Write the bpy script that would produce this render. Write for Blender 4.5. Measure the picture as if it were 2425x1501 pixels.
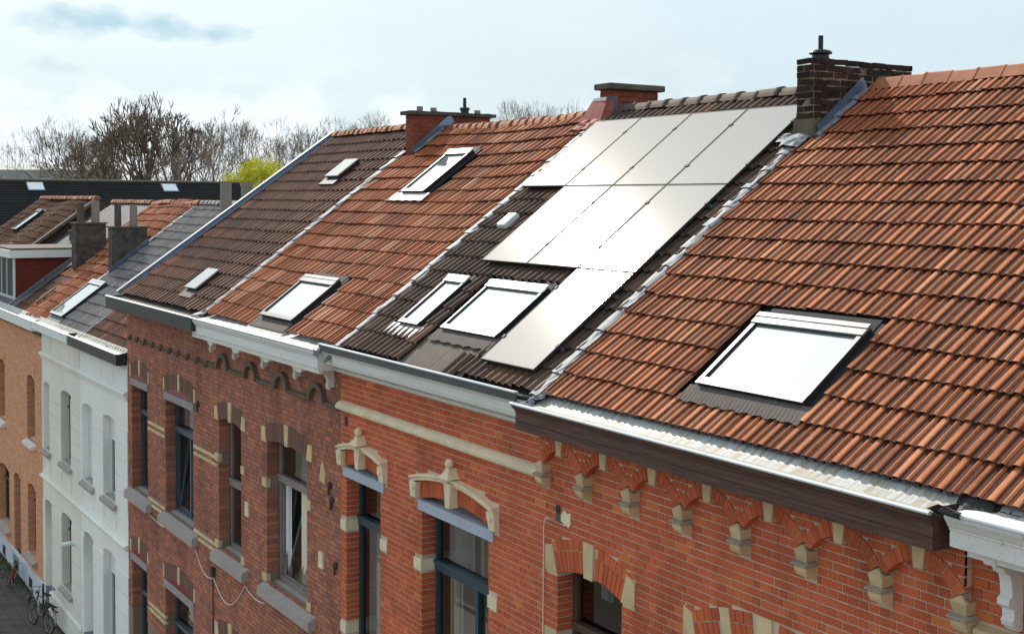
import bpy, math, random
from mathutils import Vector, Matrix
RND = random.Random(11)
scene = bpy.context.scene
for o in list(bpy.data.objects): bpy.data.objects.remove(o)
COL = scene.collection

# ------------------------------------------------------------------ camera
CAM = Vector((11.15, -7.45, 11.3))
CR = Vector((0.531809, 0.846844, 0.005914))
CU = Vector((-0.037736, 0.01672, 0.999148))
CF = Vector((-0.846023, 0.531579, -0.040849))
cd = bpy.data.cameras.new('camera')
cam = bpy.data.objects.new('camera', cd); COL.objects.link(cam)
cam.matrix_world = Matrix(((CR.x, CU.x, -CF.x, CAM.x), (CR.y, CU.y, -CF.y, CAM.y), (CR.z, CU.z, -CF.z, CAM.z), (0, 0, 0, 1)))
cd.sensor_fit = 'HORIZONTAL'; cd.sensor_width = 36.0; cd.lens = 44.30; cd.shift_y = -0.0635
cd.clip_start = 0.1; cd.clip_end = 3000
scene.camera = cam
scene.render.resolution_x = 1024; scene.render.resolution_y = 633

# ------------------------------------------------------------------ sky and sun
SUN = Vector((-0.7998, 0.1057, 0.5909)).normalized()      # towards the sun
EL = math.asin(SUN.z); AZ = math.atan2(SUN.x, SUN.y)
world = bpy.data.worlds.new('World'); scene.world = world; world.use_nodes = True
wn = world.node_tree; wn.nodes.clear()
def W(t, **k):
    n = wn.nodes.new(t)
    for a, b in k.items(): setattr(n, a, b)
    return n
def wl(a, b): wn.links.new(a, b)
def wmath(op, a, b=None, c=None, clamp=False):
    n = W('ShaderNodeMath', operation=op); n.use_clamp = clamp
    for i, v in enumerate((a, b, c)):
        if v is None: continue
        if isinstance(v, (int, float)): n.inputs[i].default_value = v
        else: wl(v, n.inputs[i])
    return n.outputs[0]
def wdot(vec, d):
    n = W('ShaderNodeVectorMath', operation='DOT_PRODUCT'); wl(vec, n.inputs[0]); n.inputs[1].default_value = d
    return n.outputs['Value']
def wmix(f, a, b):
    n = W('ShaderNodeMix', data_type='RGBA')
    for s, v in ((n.inputs[0], f), (n.inputs[6], a), (n.inputs[7], b)):
        if isinstance(v, tuple): s.default_value = v
        elif isinstance(v, (int, float)): s.default_value = v
        else: wl(v, s)
    return n.outputs[2]
sky = W('ShaderNodeTexSky', sky_type='NISHITA'); sky.sun_disc = False
sky.sun_elevation = EL; sky.sun_rotation = AZ % (2 * math.pi)
sky.air_density = 1.0; sky.dust_density = 6.0; sky.ozone_density = 2.0; sky.altitude = 20
geo = W('ShaderNodeTexCoord'); D = geo.outputs['Generated']
SKY_S = 0.050
sc_ = W('ShaderNodeVectorMath', operation='SCALE'); wl(sky.outputs[0], sc_.inputs[0]); sc_.inputs['Scale'].default_value = SKY_S
# thin even veil of high cloud over the whole sky
VEIL = (0.56, 0.695, 0.765, 1)
c0 = wmix(0.77, sc_.outputs[0], VEIL)
# broken streaks in the veil
mp = W('ShaderNodeMapping'); wl(D, mp.inputs[0]); mp.inputs['Scale'].default_value = (2.2, 2.2, 9.0)
nz = W('ShaderNodeTexNoise'); wl(mp.outputs[0], nz.inputs[0]); nz.inputs['Scale'].default_value = 1.6; nz.inputs['Detail'].default_value = 6; nz.inputs['Roughness'].default_value = .6
c0 = wmix(wmath('MULTIPLY', wmath('MULTIPLY_ADD', nz.outputs[0], 2.4, -1.0, True), .25), c0, (0.74, 0.84, 0.89, 1))
# low cumulus above the horizon
mp2 = W('ShaderNodeMapping'); wl(D, mp2.inputs[0]); mp2.inputs['Scale'].default_value = (9, 9, 16)
n2 = W('ShaderNodeTexNoise'); wl(mp2.outputs[0], n2.inputs[0]); n2.inputs['Scale'].default_value = 1.5; n2.inputs['Detail'].default_value = 9; n2.inputs['Roughness'].default_value = .55
sz = W('ShaderNodeSeparateXYZ'); wl(D, sz.inputs[0])
low = wmath('MULTIPLY_ADD', sz.outputs['Z'], -11.0, 1.28, True)
cum = wmath('MULTIPLY_ADD', wmath('ADD', n2.outputs[0], wmath('MULTIPLY', low, .22)), 7.0, -4.05, True)
c1 = wmix(wmath('MULTIPLY', wmath('MULTIPLY', cum, low), .75), c0, (0.86, 0.90, 0.94, 1))
# a few small grey-blue clouds drifting at the upper left
def cloud(prev, dc, right, up, ax, ay, k):
    x = wmath('DIVIDE', wdot(D, right), ax); y = wmath('DIVIDE', wdot(D, up), ay)
    rr = wmath('SQRT', wmath('ADD', wmath('MULTIPLY', x, x), wmath('MULTIPLY', y, y)))
    mp = W('ShaderNodeMapping'); wl(D, mp.inputs[0]); mp.inputs['Scale'].default_value = (22, 22, 40)
    nz = W('ShaderNodeTexNoise'); wl(mp.outputs[0], nz.inputs[0]); nz.inputs['Scale'].default_value = 1.0; nz.inputs['Detail'].default_value = 7
    m = wmath('SUBTRACT', wmath('MULTIPLY_ADD', nz.outputs[0], 3.4, -0.75), wmath('MULTIPLY', rr, 1.15))
    m = wmath('MULTIPLY', m, 1.3, None, True)
    front = wmath('GREATER_THAN', wdot(D, dc), 0.5)
    return wmix(wmath('MULTIPLY', wmath('MULTIPLY', m, front), k), prev, (0.34, 0.50, 0.585, 1))
def pixdir(u, v):
    d = CF + CR * ((u - 1212.5) / 2984.2) - CU * ((v - 596.5) / 2984.2); return d.normalized()
def addcloud(prev, u, v, ax, ay, k):
    d = pixdir(u, v); r = d.cross(Vector((0, 0, 1))).normalized(); up = r.cross(d).normalized()
    return cloud(prev, tuple(d), tuple(r), tuple(up), ax, ay, k)
c2 = addcloud(c1, 270, 52, .072, .016, .85)
c2 = addcloud(c2, 520, 82, .050, .012, .75)
c2 = addcloud(c2, 130, 158, .042, .010, .45)
bg = W('ShaderNodeBackground'); wl(c2, bg.inputs[0]); bg.inputs[1].default_value = 1.0
wo = W('ShaderNodeOutputWorld'); wl(bg.outputs[0], wo.inputs[0])

sl = bpy.data.lights.new('sun', 'SUN'); sl.energy = 3.3; sl.angle = math.radians(1.2); sl.color = (1.0, 0.93, 0.82)
sun = bpy.data.objects.new('sun', sl); COL.objects.link(sun)
sun.rotation_euler = SUN.to_track_quat('Z', 'Y').to_euler()
vs = scene.view_settings; vs.view_transform = 'Standard'; vs.look = 'None'; vs.gamma = 1; vs.use_curve_mapping = False
vs.exposure = 0.50
scene.render.engine = 'CYCLES'
scene.cycles.max_bounces = 6; scene.cycles.diffuse_bounces = 3; scene.cycles.glossy_bounces = 3
scene.cycles.transparent_max_bounces = 8; scene.cycles.caustics_reflective = False; scene.cycles.caustics_refractive = False

# ------------------------------------------------------------------ materials
def mat(name, col, col2=None, rough=.75, scale=6., stretch=(1, 1, 1), lo=.35, hi=.65, rnd=.0, hue=None, metallic=0., spec=.4,
        fine=.12, fscale=60., bump=.0, bscale=40., coat=0., spots=None, spot_t=.66, spot_s=14., soot=None):
    m = bpy.data.materials.new(name); m.use_nodes = True
    nt = m.node_tree; N = nt.nodes; L = nt.links
    bs = N['Principled BSDF']
    g = N.new('ShaderNodeNewGeometry'); pos = g.outputs['Position']
    def mp(s):
        n = N.new('ShaderNodeMapping'); L.new(pos, n.inputs[0]); n.inputs['Scale'].default_value = s; return n.outputs[0]
    def noise(v, s, d=5, r=.6):
        n = N.new('ShaderNodeTexNoise'); L.new(v, n.inputs[0]); n.inputs['Scale'].default_value = s
        n.inputs['Detail'].default_value = d; n.inputs['Roughness'].default_value = r; return n.outputs[0]
    def mix(f, a, b, bt='MIX'):
        n = N.new('ShaderNodeMix'); n.data_type = 'RGBA'; n.blend_type = bt
        for s, v in ((n.inputs[0], f), (n.inputs[6], a), (n.inputs[7], b)):
            if isinstance(v, tuple): s.default_value = v if len(v) == 4 else v + (1,)
            elif isinstance(v, (int, float)): s.default_value = v
            else: L.new(v, s)
        return n.outputs[2]
    def ramp(f, a, b):
        n = N.new('ShaderNodeMapRange'); L.new(f, n.inputs[0]); n.inputs[1].default_value = a; n.inputs[2].default_value = b; return n.outputs[0]
    c = mix(ramp(noise(mp(stretch), scale), lo, hi), col, col2 or col)
    if rnd or hue:
        oi = N.new('ShaderNodeObjectInfo')
        a = N.new('ShaderNodeMath'); a.operation = 'ADD'; L.new(oi.outputs['Random'], a.inputs[0]); L.new(g.outputs['Random Per Island'], a.inputs[1])
        fr = N.new('ShaderNodeMath'); fr.operation = 'FRACT'; L.new(a.outputs[0], fr.inputs[0]); r1 = fr.outputs[0]
        if hue:
            w = N.new('ShaderNodeMath'); w.operation = 'MULTIPLY'; L.new(r1, w.inputs[0]); w.inputs[1].default_value = 7.31
            w2 = N.new('ShaderNodeMath'); w2.operation = 'FRACT'; L.new(w.outputs[0], w2.inputs[0])
            c = mix(ramp(w2.outputs[0], hue[1], 1.0), c, hue[0])
        if rnd:
            v = N.new('ShaderNodeMapRange'); L.new(r1, v.inputs[0]); v.inputs[3].default_value = 1 - rnd; v.inputs[4].default_value = 1 + rnd
            hs = N.new('ShaderNodeHueSaturation'); L.new(c, hs.inputs['Color']); L.new(v.outputs[0], hs.inputs['Value']); c = hs.outputs[0]
    if fine:
        v = N.new('ShaderNodeMapRange'); L.new(noise(pos, fscale, 4, .7), v.inputs[0]); v.inputs[1].default_value = .25; v.inputs[2].default_value = .75
        v.inputs[3].default_value = 1 - fine; v.inputs[4].default_value = 1 + fine
        hs = N.new('ShaderNodeHueSaturation'); L.new(c, hs.inputs['Color']); L.new(v.outputs[0], hs.inputs['Value']); c = hs.outputs[0]
    if soot:      # long run-off streaks and grimy patches: (stretch, scale, lo, hi, colour)
        c = mix(ramp(noise(mp(soot[0]), soot[1], 6, .62), soot[2], soot[3]), c, mix(1.0, c, soot[4], 'MULTIPLY'))
    if spots:
        f = ramp(noise(pos, spot_s, 3, .5), spot_t, spot_t + .04)
        c = mix(f, c, spots)
    L.new(c, bs.inputs['Base Color'])
    bs.inputs['Roughness'].default_value = rough; bs.inputs['Metallic'].default_value = metallic
    bs.inputs['Specular IOR Level'].default_value = spec; bs.inputs['Coat Weight'].default_value = coat
    if bump:
        b = N.new('ShaderNodeBump'); b.inputs['Strength'].default_value = bump; b.inputs['Distance'].default_value = .01
        L.new(noise(pos, bscale, 5, .65), b.inputs['Height']); L.new(b.outputs[0], bs.inputs['Normal'])
    return m
M = {}
# masonry
M['brick_red'] = mat('orange_red_brick', (.63, .135, .053), (.52, .108, .046), rough=.88, scale=1.2, rnd=.13, hue=((.66, .175, .056), .78), fine=.14, fscale=70, bump=.35, bscale=90, soot=((1.0, 1, .30), 1.3, .50, .74, (.62, .60, .60)))
M['brick_brown'] = mat('brown_brick', (.45, .165, .105), (.36, .142, .10), rough=.9, scale=.9, rnd=.22, hue=((.52, .165, .082), .66), fine=.16, fscale=70, bump=.35, bscale=80, soot=((1.0, 1, .30), 1.1, .46, .72, (.60, .60, .62)))
M['arch_brown'] = mat('painted_brown_brick', (.215, .098, .078), (.175, .082, .066), rough=.9, rnd=.14, fine=.1)
M['brick_dark'] = mat('sooty_chimney_brick', (.040, .019, .015), (.024, .014, .012), rough=.95, scale=5, rnd=.35, hue=((.075, .028, .019), .75), fine=.3, bump=.5, bscale=60)
M['brick_chim'] = mat('red_chimney_brick', (.27, .062, .032), (.20, .05, .03), rough=.9, scale=2, rnd=.22, fine=.15, bump=.3)
M['mortar_light'] = mat('sandy_mortar', (.70, .545, .42), (.57, .44, .34), rough=.95, scale=3, fine=.15, bump=.3, soot=((1.0, 1, .30), 1.3, .50, .74, (.62, .60, .60)))
M['mortar_dark'] = mat('grey_brown_mortar', (.29, .205, .16), (.23, .165, .13), rough=.95, scale=2, fine=.18, bump=.3)
M['mortar_chim'] = mat('pale_chimney_mortar', (.30, .23, .165), (.17, .125, .092), rough=.95, scale=6, fine=.3, bump=.5)
M['brick_far'] = None
M['stone'] = mat('cream_stone', (.74, .55, .32), (.58, .42, .24), rough=.85, scale=4, rnd=.1, fine=.07, bump=.2)
M['stone_pale'] = mat('pale_cream_stone', (.90, .75, .53), (.74, .60, .41), rough=.85, scale=4, fine=.06, bump=.2)
M['stone_grey'] = mat('grey_brown_cement', (.17, .13, .095), (.12, .095, .07), rough=.95, scale=6, fine=.2, bump=.4)
M['bluestone'] = mat('bluestone', (.42, .355, .325), (.35, .30, .28), rough=.8, scale=5, rnd=.05, fine=.12, fscale=90, bump=.15)
M['lintel_grey'] = mat('grey_mauve_lintel', (.36, .30, .30), (.30, .26, .27), rough=.8, fine=.1)
M['lintel_blue'] = mat('pale_blue_lintel', (.46, .49, .58), (.42, .45, .54), rough=.6, scale=2.5, fine=.03)
M['tympanum'] = mat('faded_pink_paint', (.33, .12, .105), (.26, .10, .09), rough=.9)
M['tymp_red'] = mat('red_paint', (.28, .035, .03), (.20, .03, .025), rough=.8)
M['stucco'] = mat('white_painted_stucco', (.82, .775, .68), (.74, .70, .615), rough=.8, scale=.7, rnd=.02, fine=.03, bump=.08)
M['stucco2'] = mat('bright_white_stucco', (.88, .86, .81), (.82, .80, .755), rough=.8, scale=.7, rnd=.02, fine=.03, bump=.08)
M['white'] = mat('white_cornice_paint', (.84, .83, .81), (.77, .75, .73), rough=.55, scale=3, stretch=(1, 4, 4), fine=.03)
M['white_warm'] = mat('warm_white_paint', (.78, .74, .68), (.70, .65, .58), rough=.6, scale=4, fine=.05)
M['white_peel'] = mat('peeling_white_paint', (.80, .77, .74), (.74, .70, .67), rough=.7, scale=5, spots=(.20, .15, .12), spot_t=.70, spot_s=11)
M['plinth'] = mat('pale_grey_plinth', (.62, .65, .70), (.52, .55, .60), rough=.8, scale=2)
M['grey_door'] = mat('blue_grey_paint', (.22, .26, .31), rough=.6)
# roofs
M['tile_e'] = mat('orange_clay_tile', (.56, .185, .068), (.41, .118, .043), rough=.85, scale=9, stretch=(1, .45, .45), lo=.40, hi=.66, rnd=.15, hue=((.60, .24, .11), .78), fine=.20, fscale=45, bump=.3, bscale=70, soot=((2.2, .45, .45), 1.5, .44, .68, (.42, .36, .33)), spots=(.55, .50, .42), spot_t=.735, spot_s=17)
M['tile_c'] = mat('red_clay_tile', (.49, .160, .066), (.35, .095, .036), rough=.85, scale=5, stretch=(1, .5, .5), lo=.38, hi=.68, rnd=.17, hue=((.66, .33, .20), .78), fine=.20, fscale=45, bump=.3, soot=((2.0, .5, .5), 1.4, .43, .70, (.45, .39, .36)))
M['tile_new'] = mat('new_orange_clay_tile', (.40, .105, .034), (.33, .085, .03), rough=.9, scale=5, rnd=.10, fine=.10)
M['tile_e2'] = mat('darker_brown_clay', (.110, .029, .014), (.055, .019, .012), rough=.9, scale=9, stretch=(1, .45, .45), lo=.36, hi=.66, rnd=.18, fine=.25, fscale=45, bump=.3, spots=(.42, .38, .31), spot_t=.745, spot_s=17)
M['tile_c2'] = mat('darker_red_brown_clay', (.15, .038, .017), (.08, .026, .015), rough=.9, scale=5, stretch=(1, .5, .5), rnd=.2, fine=.22, bump=.3)
M['tile_d'] = mat('dark_brown_concrete_tile', (.115, .067, .049), (.075, .046, .036), rough=.92, scale=5, rnd=.20, hue=((.18, .098, .063), .75), fine=.25, fscale=50, bump=.35, spots=(.30, .26, .19), spot_t=.74)
M['tile_b'] = mat('dark_brown_clay_tile', (.155, .060, .034), (.085, .036, .024), rough=.85, scale=1.6, rnd=.20, fine=.2, bump=.3, soot=((1.2, .6, .6), .9, .45, .75, (.5, .5, .5)))
M['tile_b2'] = mat('lighter_clay_tile', (.30, .085, .035), (.20, .065, .03), rough=.85, scale=4, rnd=.18, fine=.2)
M['tile_grey'] = mat('grey_glazed_tile', (.215, .19, .185), (.145, .128, .127), rough=.75, scale=3, rnd=.20, fine=.18, spec=.3)
M['tile_old'] = mat('old_brown_tile', (.17, .075, .045), (.12, .06, .04), rough=.9, scale=3, rnd=.2, fine=.2)
M['slate'] = mat('grey_slate', (.085, .082, .09), (.06, .06, .066), rough=.7, rnd=.2, fine=.2)
M['slate_black'] = mat('black_roof_sheet', (.013, .0118, .0115), (.019, .0168, .016), rough=.85, scale=1.2, rnd=.12, fine=.15, spec=.25)
M['ridge_e'] = mat('orange_ridge_tile', (.46, .165, .078), (.32, .11, .055), rough=.8, rnd=.10, fine=.1, scale=3)
M['ridge_d'] = mat('grey_brown_ridge_tile', (.14, .102, .085), (.095, .072, .06), rough=.9, rnd=.12, fine=.15)
M['ridge_c'] = mat('weathered_ridge_tile', (.34, .145, .085), (.24, .11, .07), rough=.9, rnd=.16, fine=.2)
M['deck'] = mat('dark_roof_deck', (.035, .026, .022), rough=1)
M['underlay'] = mat('grey_brown_roof_felt', (.165, .132, .105), (.125, .10, .08), rough=.95, scale=4, fine=.15, bump=.2)
M['lead'] = mat('weathered_lead', (.215, .232, .262), (.150, .163, .19), rough=.6, scale=8, rnd=.15, metallic=.05, fine=.12, bump=.3, bscale=25)
M['zinc'] = mat('bright_zinc', (.40, .42, .45), (.30, .32, .35), rough=.5, scale=5, stretch=(6, .6, .6), metallic=.35, fine=.06)
M['zinc_stain'] = mat('stained_zinc_gutter', (.52, .535, .54), (.36, .275, .185), rough=.55, scale=3.2, stretch=(7, .5, .5), lo=.40, hi=.66, metallic=.0, fine=.06)
M['zinc_bed'] = mat('sandy_gutter_bed', (.56, .49, .385), (.38, .30, .205), rough=.9, scale=5, stretch=(1.5, 4, 4), fine=.18, fscale=90)
M['zinc_blue'] = mat('blue_grey_zinc', (.150, .122, .112), (.110, .092, .086), rough=.8, scale=8, stretch=(5, .5, .5), metallic=.0, spec=.1)
M['zinc_dark'] = mat('dark_zinc', (.12, .12, .125), (.09, .09, .095), rough=.5, metallic=.3, scale=4)
M['rim'] = mat('light_metal_rim', (.74, .77, .82), rough=.35, metallic=.3, fine=.02)
M['black'] = mat('black_bitumen', (.013, .013, .014), (.03, .03, .03), rough=.6, scale=8)
M['char'] = mat('charcoal_metal', (.038, .042, .047), (.045, .05, .055), rough=.45, metallic=.2, fine=.03)
M['alu'] = mat('blue_grey_aluminium', (.17, .23, .31), (.22, .28, .36), rough=.3, metallic=.6, fine=.03)
M['wood_dark'] = mat('dark_stained_wood', (.150, .070, .052), (.070, .036, .030), rough=.65, scale=3.5, stretch=(.6, 9, 9), fine=.15, bump=.15)
M['wood_brown'] = mat('brown_window_wood', (.105, .062, .042), (.075, .045, .032), rough=.6, scale=6, stretch=(6, 6, .6))
M['frame_grey'] = mat('taupe_painted_wood', (.30, .24, .22), (.22, .17, .155), rough=.6, scale=6, stretch=(1, 6, 6))
M['frame_teal'] = mat('dark_teal_frame', (.028, .062, .085), rough=.4, fine=.02)
M['frame_slate'] = mat('slate_blue_frame', (.075, .095, .115), rough=.4, fine=.02)
M['frame_white'] = mat('white_frame', (.55, .565, .585), rough=.4, fine=.02)
M['sky_frame'] = mat('grey_skylight_metal', (.20, .205, .215), (.16, .165, .175), rough=.45, metallic=.3, fine=.03)
M['sky_dark'] = mat('dark_skylight_metal', (.028, .028, .031), rough=.75, metallic=.0, spec=.15)
M['concrete'] = mat('old_concrete', (.17, .135, .105), (.09, .075, .062), rough=.95, scale=4, fine=.25, bump=.5, spots=(.19, .16, .06), spot_t=.66, spot_s=9)
M['concrete_dark'] = mat('blackened_concrete', (.055, .047, .042), (.12, .10, .085), rough=.95, scale=5, fine=.3, bump=.5)
M['pot'] = mat('grey_beige_flue', (.30, .255, .225), (.24, .205, .18), rough=.85, fine=.08)
M['pot_dark'] = mat('sooty_flue', (.12, .10, .085), (.08, .068, .06), rough=.9)
M['flue_black'] = mat('black_metal_flue', (.016, .018, .022), rough=.4, fine=.03)
M['red_lead'] = mat('red_painted_flashing', (.26, .048, .03), (.34, .10, .08), rough=.7, scale=9, fine=.2, bump=.3)
M['red_tile'] = mat('red_cladding', (.185, .028, .016), (.14, .022, .014), rough=.85, rnd=.08)
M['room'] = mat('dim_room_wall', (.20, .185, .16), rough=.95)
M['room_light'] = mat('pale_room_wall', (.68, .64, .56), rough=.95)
M['curtain'] = mat('beige_curtain', (.80, .73, .58), (.70, .63, .50), rough=.9, scale=3, stretch=(9, 9, .5))
M['curtain_grey'] = mat('grey_net_curtain', (.52, .52, .53), (.45, .45, .46), rough=.9, scale=3, stretch=(9, 9, .5))
M['blind'] = mat('white_roller_blind', (.78, .78, .80), rough=.7)
M['cable'] = mat('white_cable', (.70, .68, .64), rough=.5)
M['iron'] = mat('rusty_iron', (.06, .042, .036), rough=.8)
M['pave'] = mat('grey_brown_paving', (.115, .095, .080), (.085, .072, .060), rough=.9, scale=1.5, rnd=.10, fine=.2)
M['pave_joint'] = mat('paving_joint_soil', (.050, .048, .036), (.045, .055, .022), rough=1, scale=2)
M['kerb'] = mat('kerb_stone', (.24, .23, .22), rough=.85)
M['pale_road'] = mat('pale_bounce_road', (.30, .285, .26), (.25, .24, .22), rough=.9, scale=3, fine=.2)  # unseen road, colour made pale to bounce light onto the shaded fronts
M['ground'] = mat('garden_ground', (.075, .075, .04), (.10, .085, .06), rough=1, scale=.2)
M['moss'] = mat('moss', (.055, .085, .02), (.09, .09, .03), rough=1, scale=9, rnd=.3)
M['bark'] = mat('bare_bark', (.068, .053, .043), (.095, .075, .058), rough=.95, rnd=.15)
M['bark_dark'] = mat('dark_bark', (.085, .067, .054), (.11, .086, .068), rough=.95, rnd=.15)
M['twig'] = mat('fine_twigs', (.31, .235, .185), (.24, .18, .14), rough=.95, rnd=.3)
M['twig_dark'] = mat('dark_twigs', (.23, .165, .125), (.175, .127, .096), rough=.95, rnd=.3)
M['leaf_y'] = mat('yellow_green_leaf', (.78, .68, .02), (.50, .52, .02), rough=.6, scale=.8, rnd=.3)
M['rubber'] = mat('black_rubber', (.014, .014, .014), rough=.7)
M['chrome'] = mat('dull_chrome', (.30, .30, .30), rough=.35, metallic=.9)
M['bike_grey'] = mat('grey_green_bike_paint', (.055, .055, .045), rough=.4)
M['bike_red'] = mat('red_bike_paint', (.30, .012, .015), rough=.35)
M['lamp_red'] = mat('red_reflector', (.45, .02, .02), rough=.3)
M['plastic_w'] = mat('white_plastic', (.75, .75, .73), rough=.4)
M['far_grey'] = mat('far_grey_cladding', (.34, .34, .34), (.40, .40, .40), rough=.8)
M['stone_shelf'] = mat('weathered_shelf_stone', (.42, .35, .28), (.33, .28, .23), rough=.9, scale=6, fine=.12)
M['felt_grey'] = mat('grey_felt_patch', (.22, .215, .22), rough=.8)

def glassmat(name, tint=(.02, .025, .03), refl=1.0, rough=.02, trans=.8):
    m = bpy.data.materials.new(name); m.use_nodes = True; nt = m.node_tree; N = nt.nodes; L = nt.links; N.clear()
    out = N.new('ShaderNodeOutputMaterial'); mx = N.new('ShaderNodeMixShader')
    fr = N.new('ShaderNodeFresnel'); fr.inputs[0].default_value = 1.5
    ma = N.new('ShaderNodeMath'); ma.operation = 'MULTIPLY'; ma.use_clamp = True; L.new(fr.outputs[0], ma.inputs[0]); ma.inputs[1].default_value = refl * 1.7
    gl = N.new('ShaderNodeBsdfGlossy'); gl.inputs['Roughness'].default_value = rough; gl.inputs['Color'].default_value = (1, 1, 1, 1)
    tr = N.new('ShaderNodeBsdfTransparent'); tr.inputs[0].default_value = (trans, trans, trans, 1)
    L.new(ma.outputs[0], mx.inputs[0]); L.new(tr.outputs[0], mx.inputs[1]); L.new(gl.outputs[0], mx.inputs[2]); L.new(mx.outputs[0], out.inputs[0])
    return m
M['glass'] = glassmat('window_glass')
def pvmat(name, base, rough, spec, coat, tilt=0):
    m = bpy.data.materials.new(name); m.use_nodes = True; bs = m.node_tree.nodes['Principled BSDF']
    bs.inputs['Base Color'].default_value = base + (1,); bs.inputs['Roughness'].default_value = rough
    bs.inputs['IOR'].default_value = spec; bs.inputs['Coat Weight'].default_value = coat; bs.inputs['Coat Roughness'].default_value = .12
    nt = m.node_tree; g = nt.nodes.new('ShaderNodeNewGeometry'); n = nt.nodes.new('ShaderNodeTexNoise'); nt.links.new(g.outputs['Position'], n.inputs[0]); n.inputs['Scale'].default_value = 1.7
    n.inputs['Detail'].default_value = 3
    r = nt.nodes.new('ShaderNodeMapRange'); nt.links.new(n.outputs[0], r.inputs[0]); r.inputs[3].default_value = rough * .8; r.inputs[4].default_value = rough * 1.25
    nt.links.new(r.outputs[0], bs.inputs['Roughness'])
    return m
def mirror(name, base, refl, rough, tint=(1, 1, 1), wob=0.):
    m = bpy.data.materials.new(name); m.use_nodes = True; nt = m.node_tree; N = nt.nodes; L = nt.links; N.clear()
    out = N.new('ShaderNodeOutputMaterial'); mx = N.new('ShaderNodeMixShader'); mx.inputs[0].default_value = refl
    d = N.new('ShaderNodeBsdfDiffuse'); d.inputs[0].default_value = base + (1,); gl = N.new('ShaderNodeBsdfGlossy'); gl.inputs['Color'].default_value = tint + (1,); gl.inputs['Roughness'].default_value = rough
    if wob:
        g = N.new('ShaderNodeNewGeometry'); n = N.new('ShaderNodeTexNoise'); L.new(g.outputs['Position'], n.inputs[0]); n.inputs['Scale'].default_value = 2.5; b = N.new('ShaderNodeBump'); b.inputs['Strength'].default_value = wob; b.inputs['Distance'].default_value = .02
        L.new(n.outputs[0], b.inputs['Height']); L.new(b.outputs[0], gl.inputs['Normal'])
    L.new(d.outputs[0], mx.inputs[1]); L.new(gl.outputs[0], mx.inputs[2]); L.new(mx.outputs[0], out.inputs[0]); return m
M['pv'] = mirror('solar_glass', (.19, .185, .18), .34, .072, (1, .965, .93))
M['skyglass'] = mirror('skylight_glass', (.34, .36, .38), .66, .03, (1, 1, 1), .12)
M['skyglass2'] = mirror('roof_light_acrylic', (.35, .36, .36), .40, .12)
M['pv_frame'] = mat('anodised_panel_frame', (.030, .030, .032), rough=.6, metallic=.0, fine=0, spec=.2)

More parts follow.
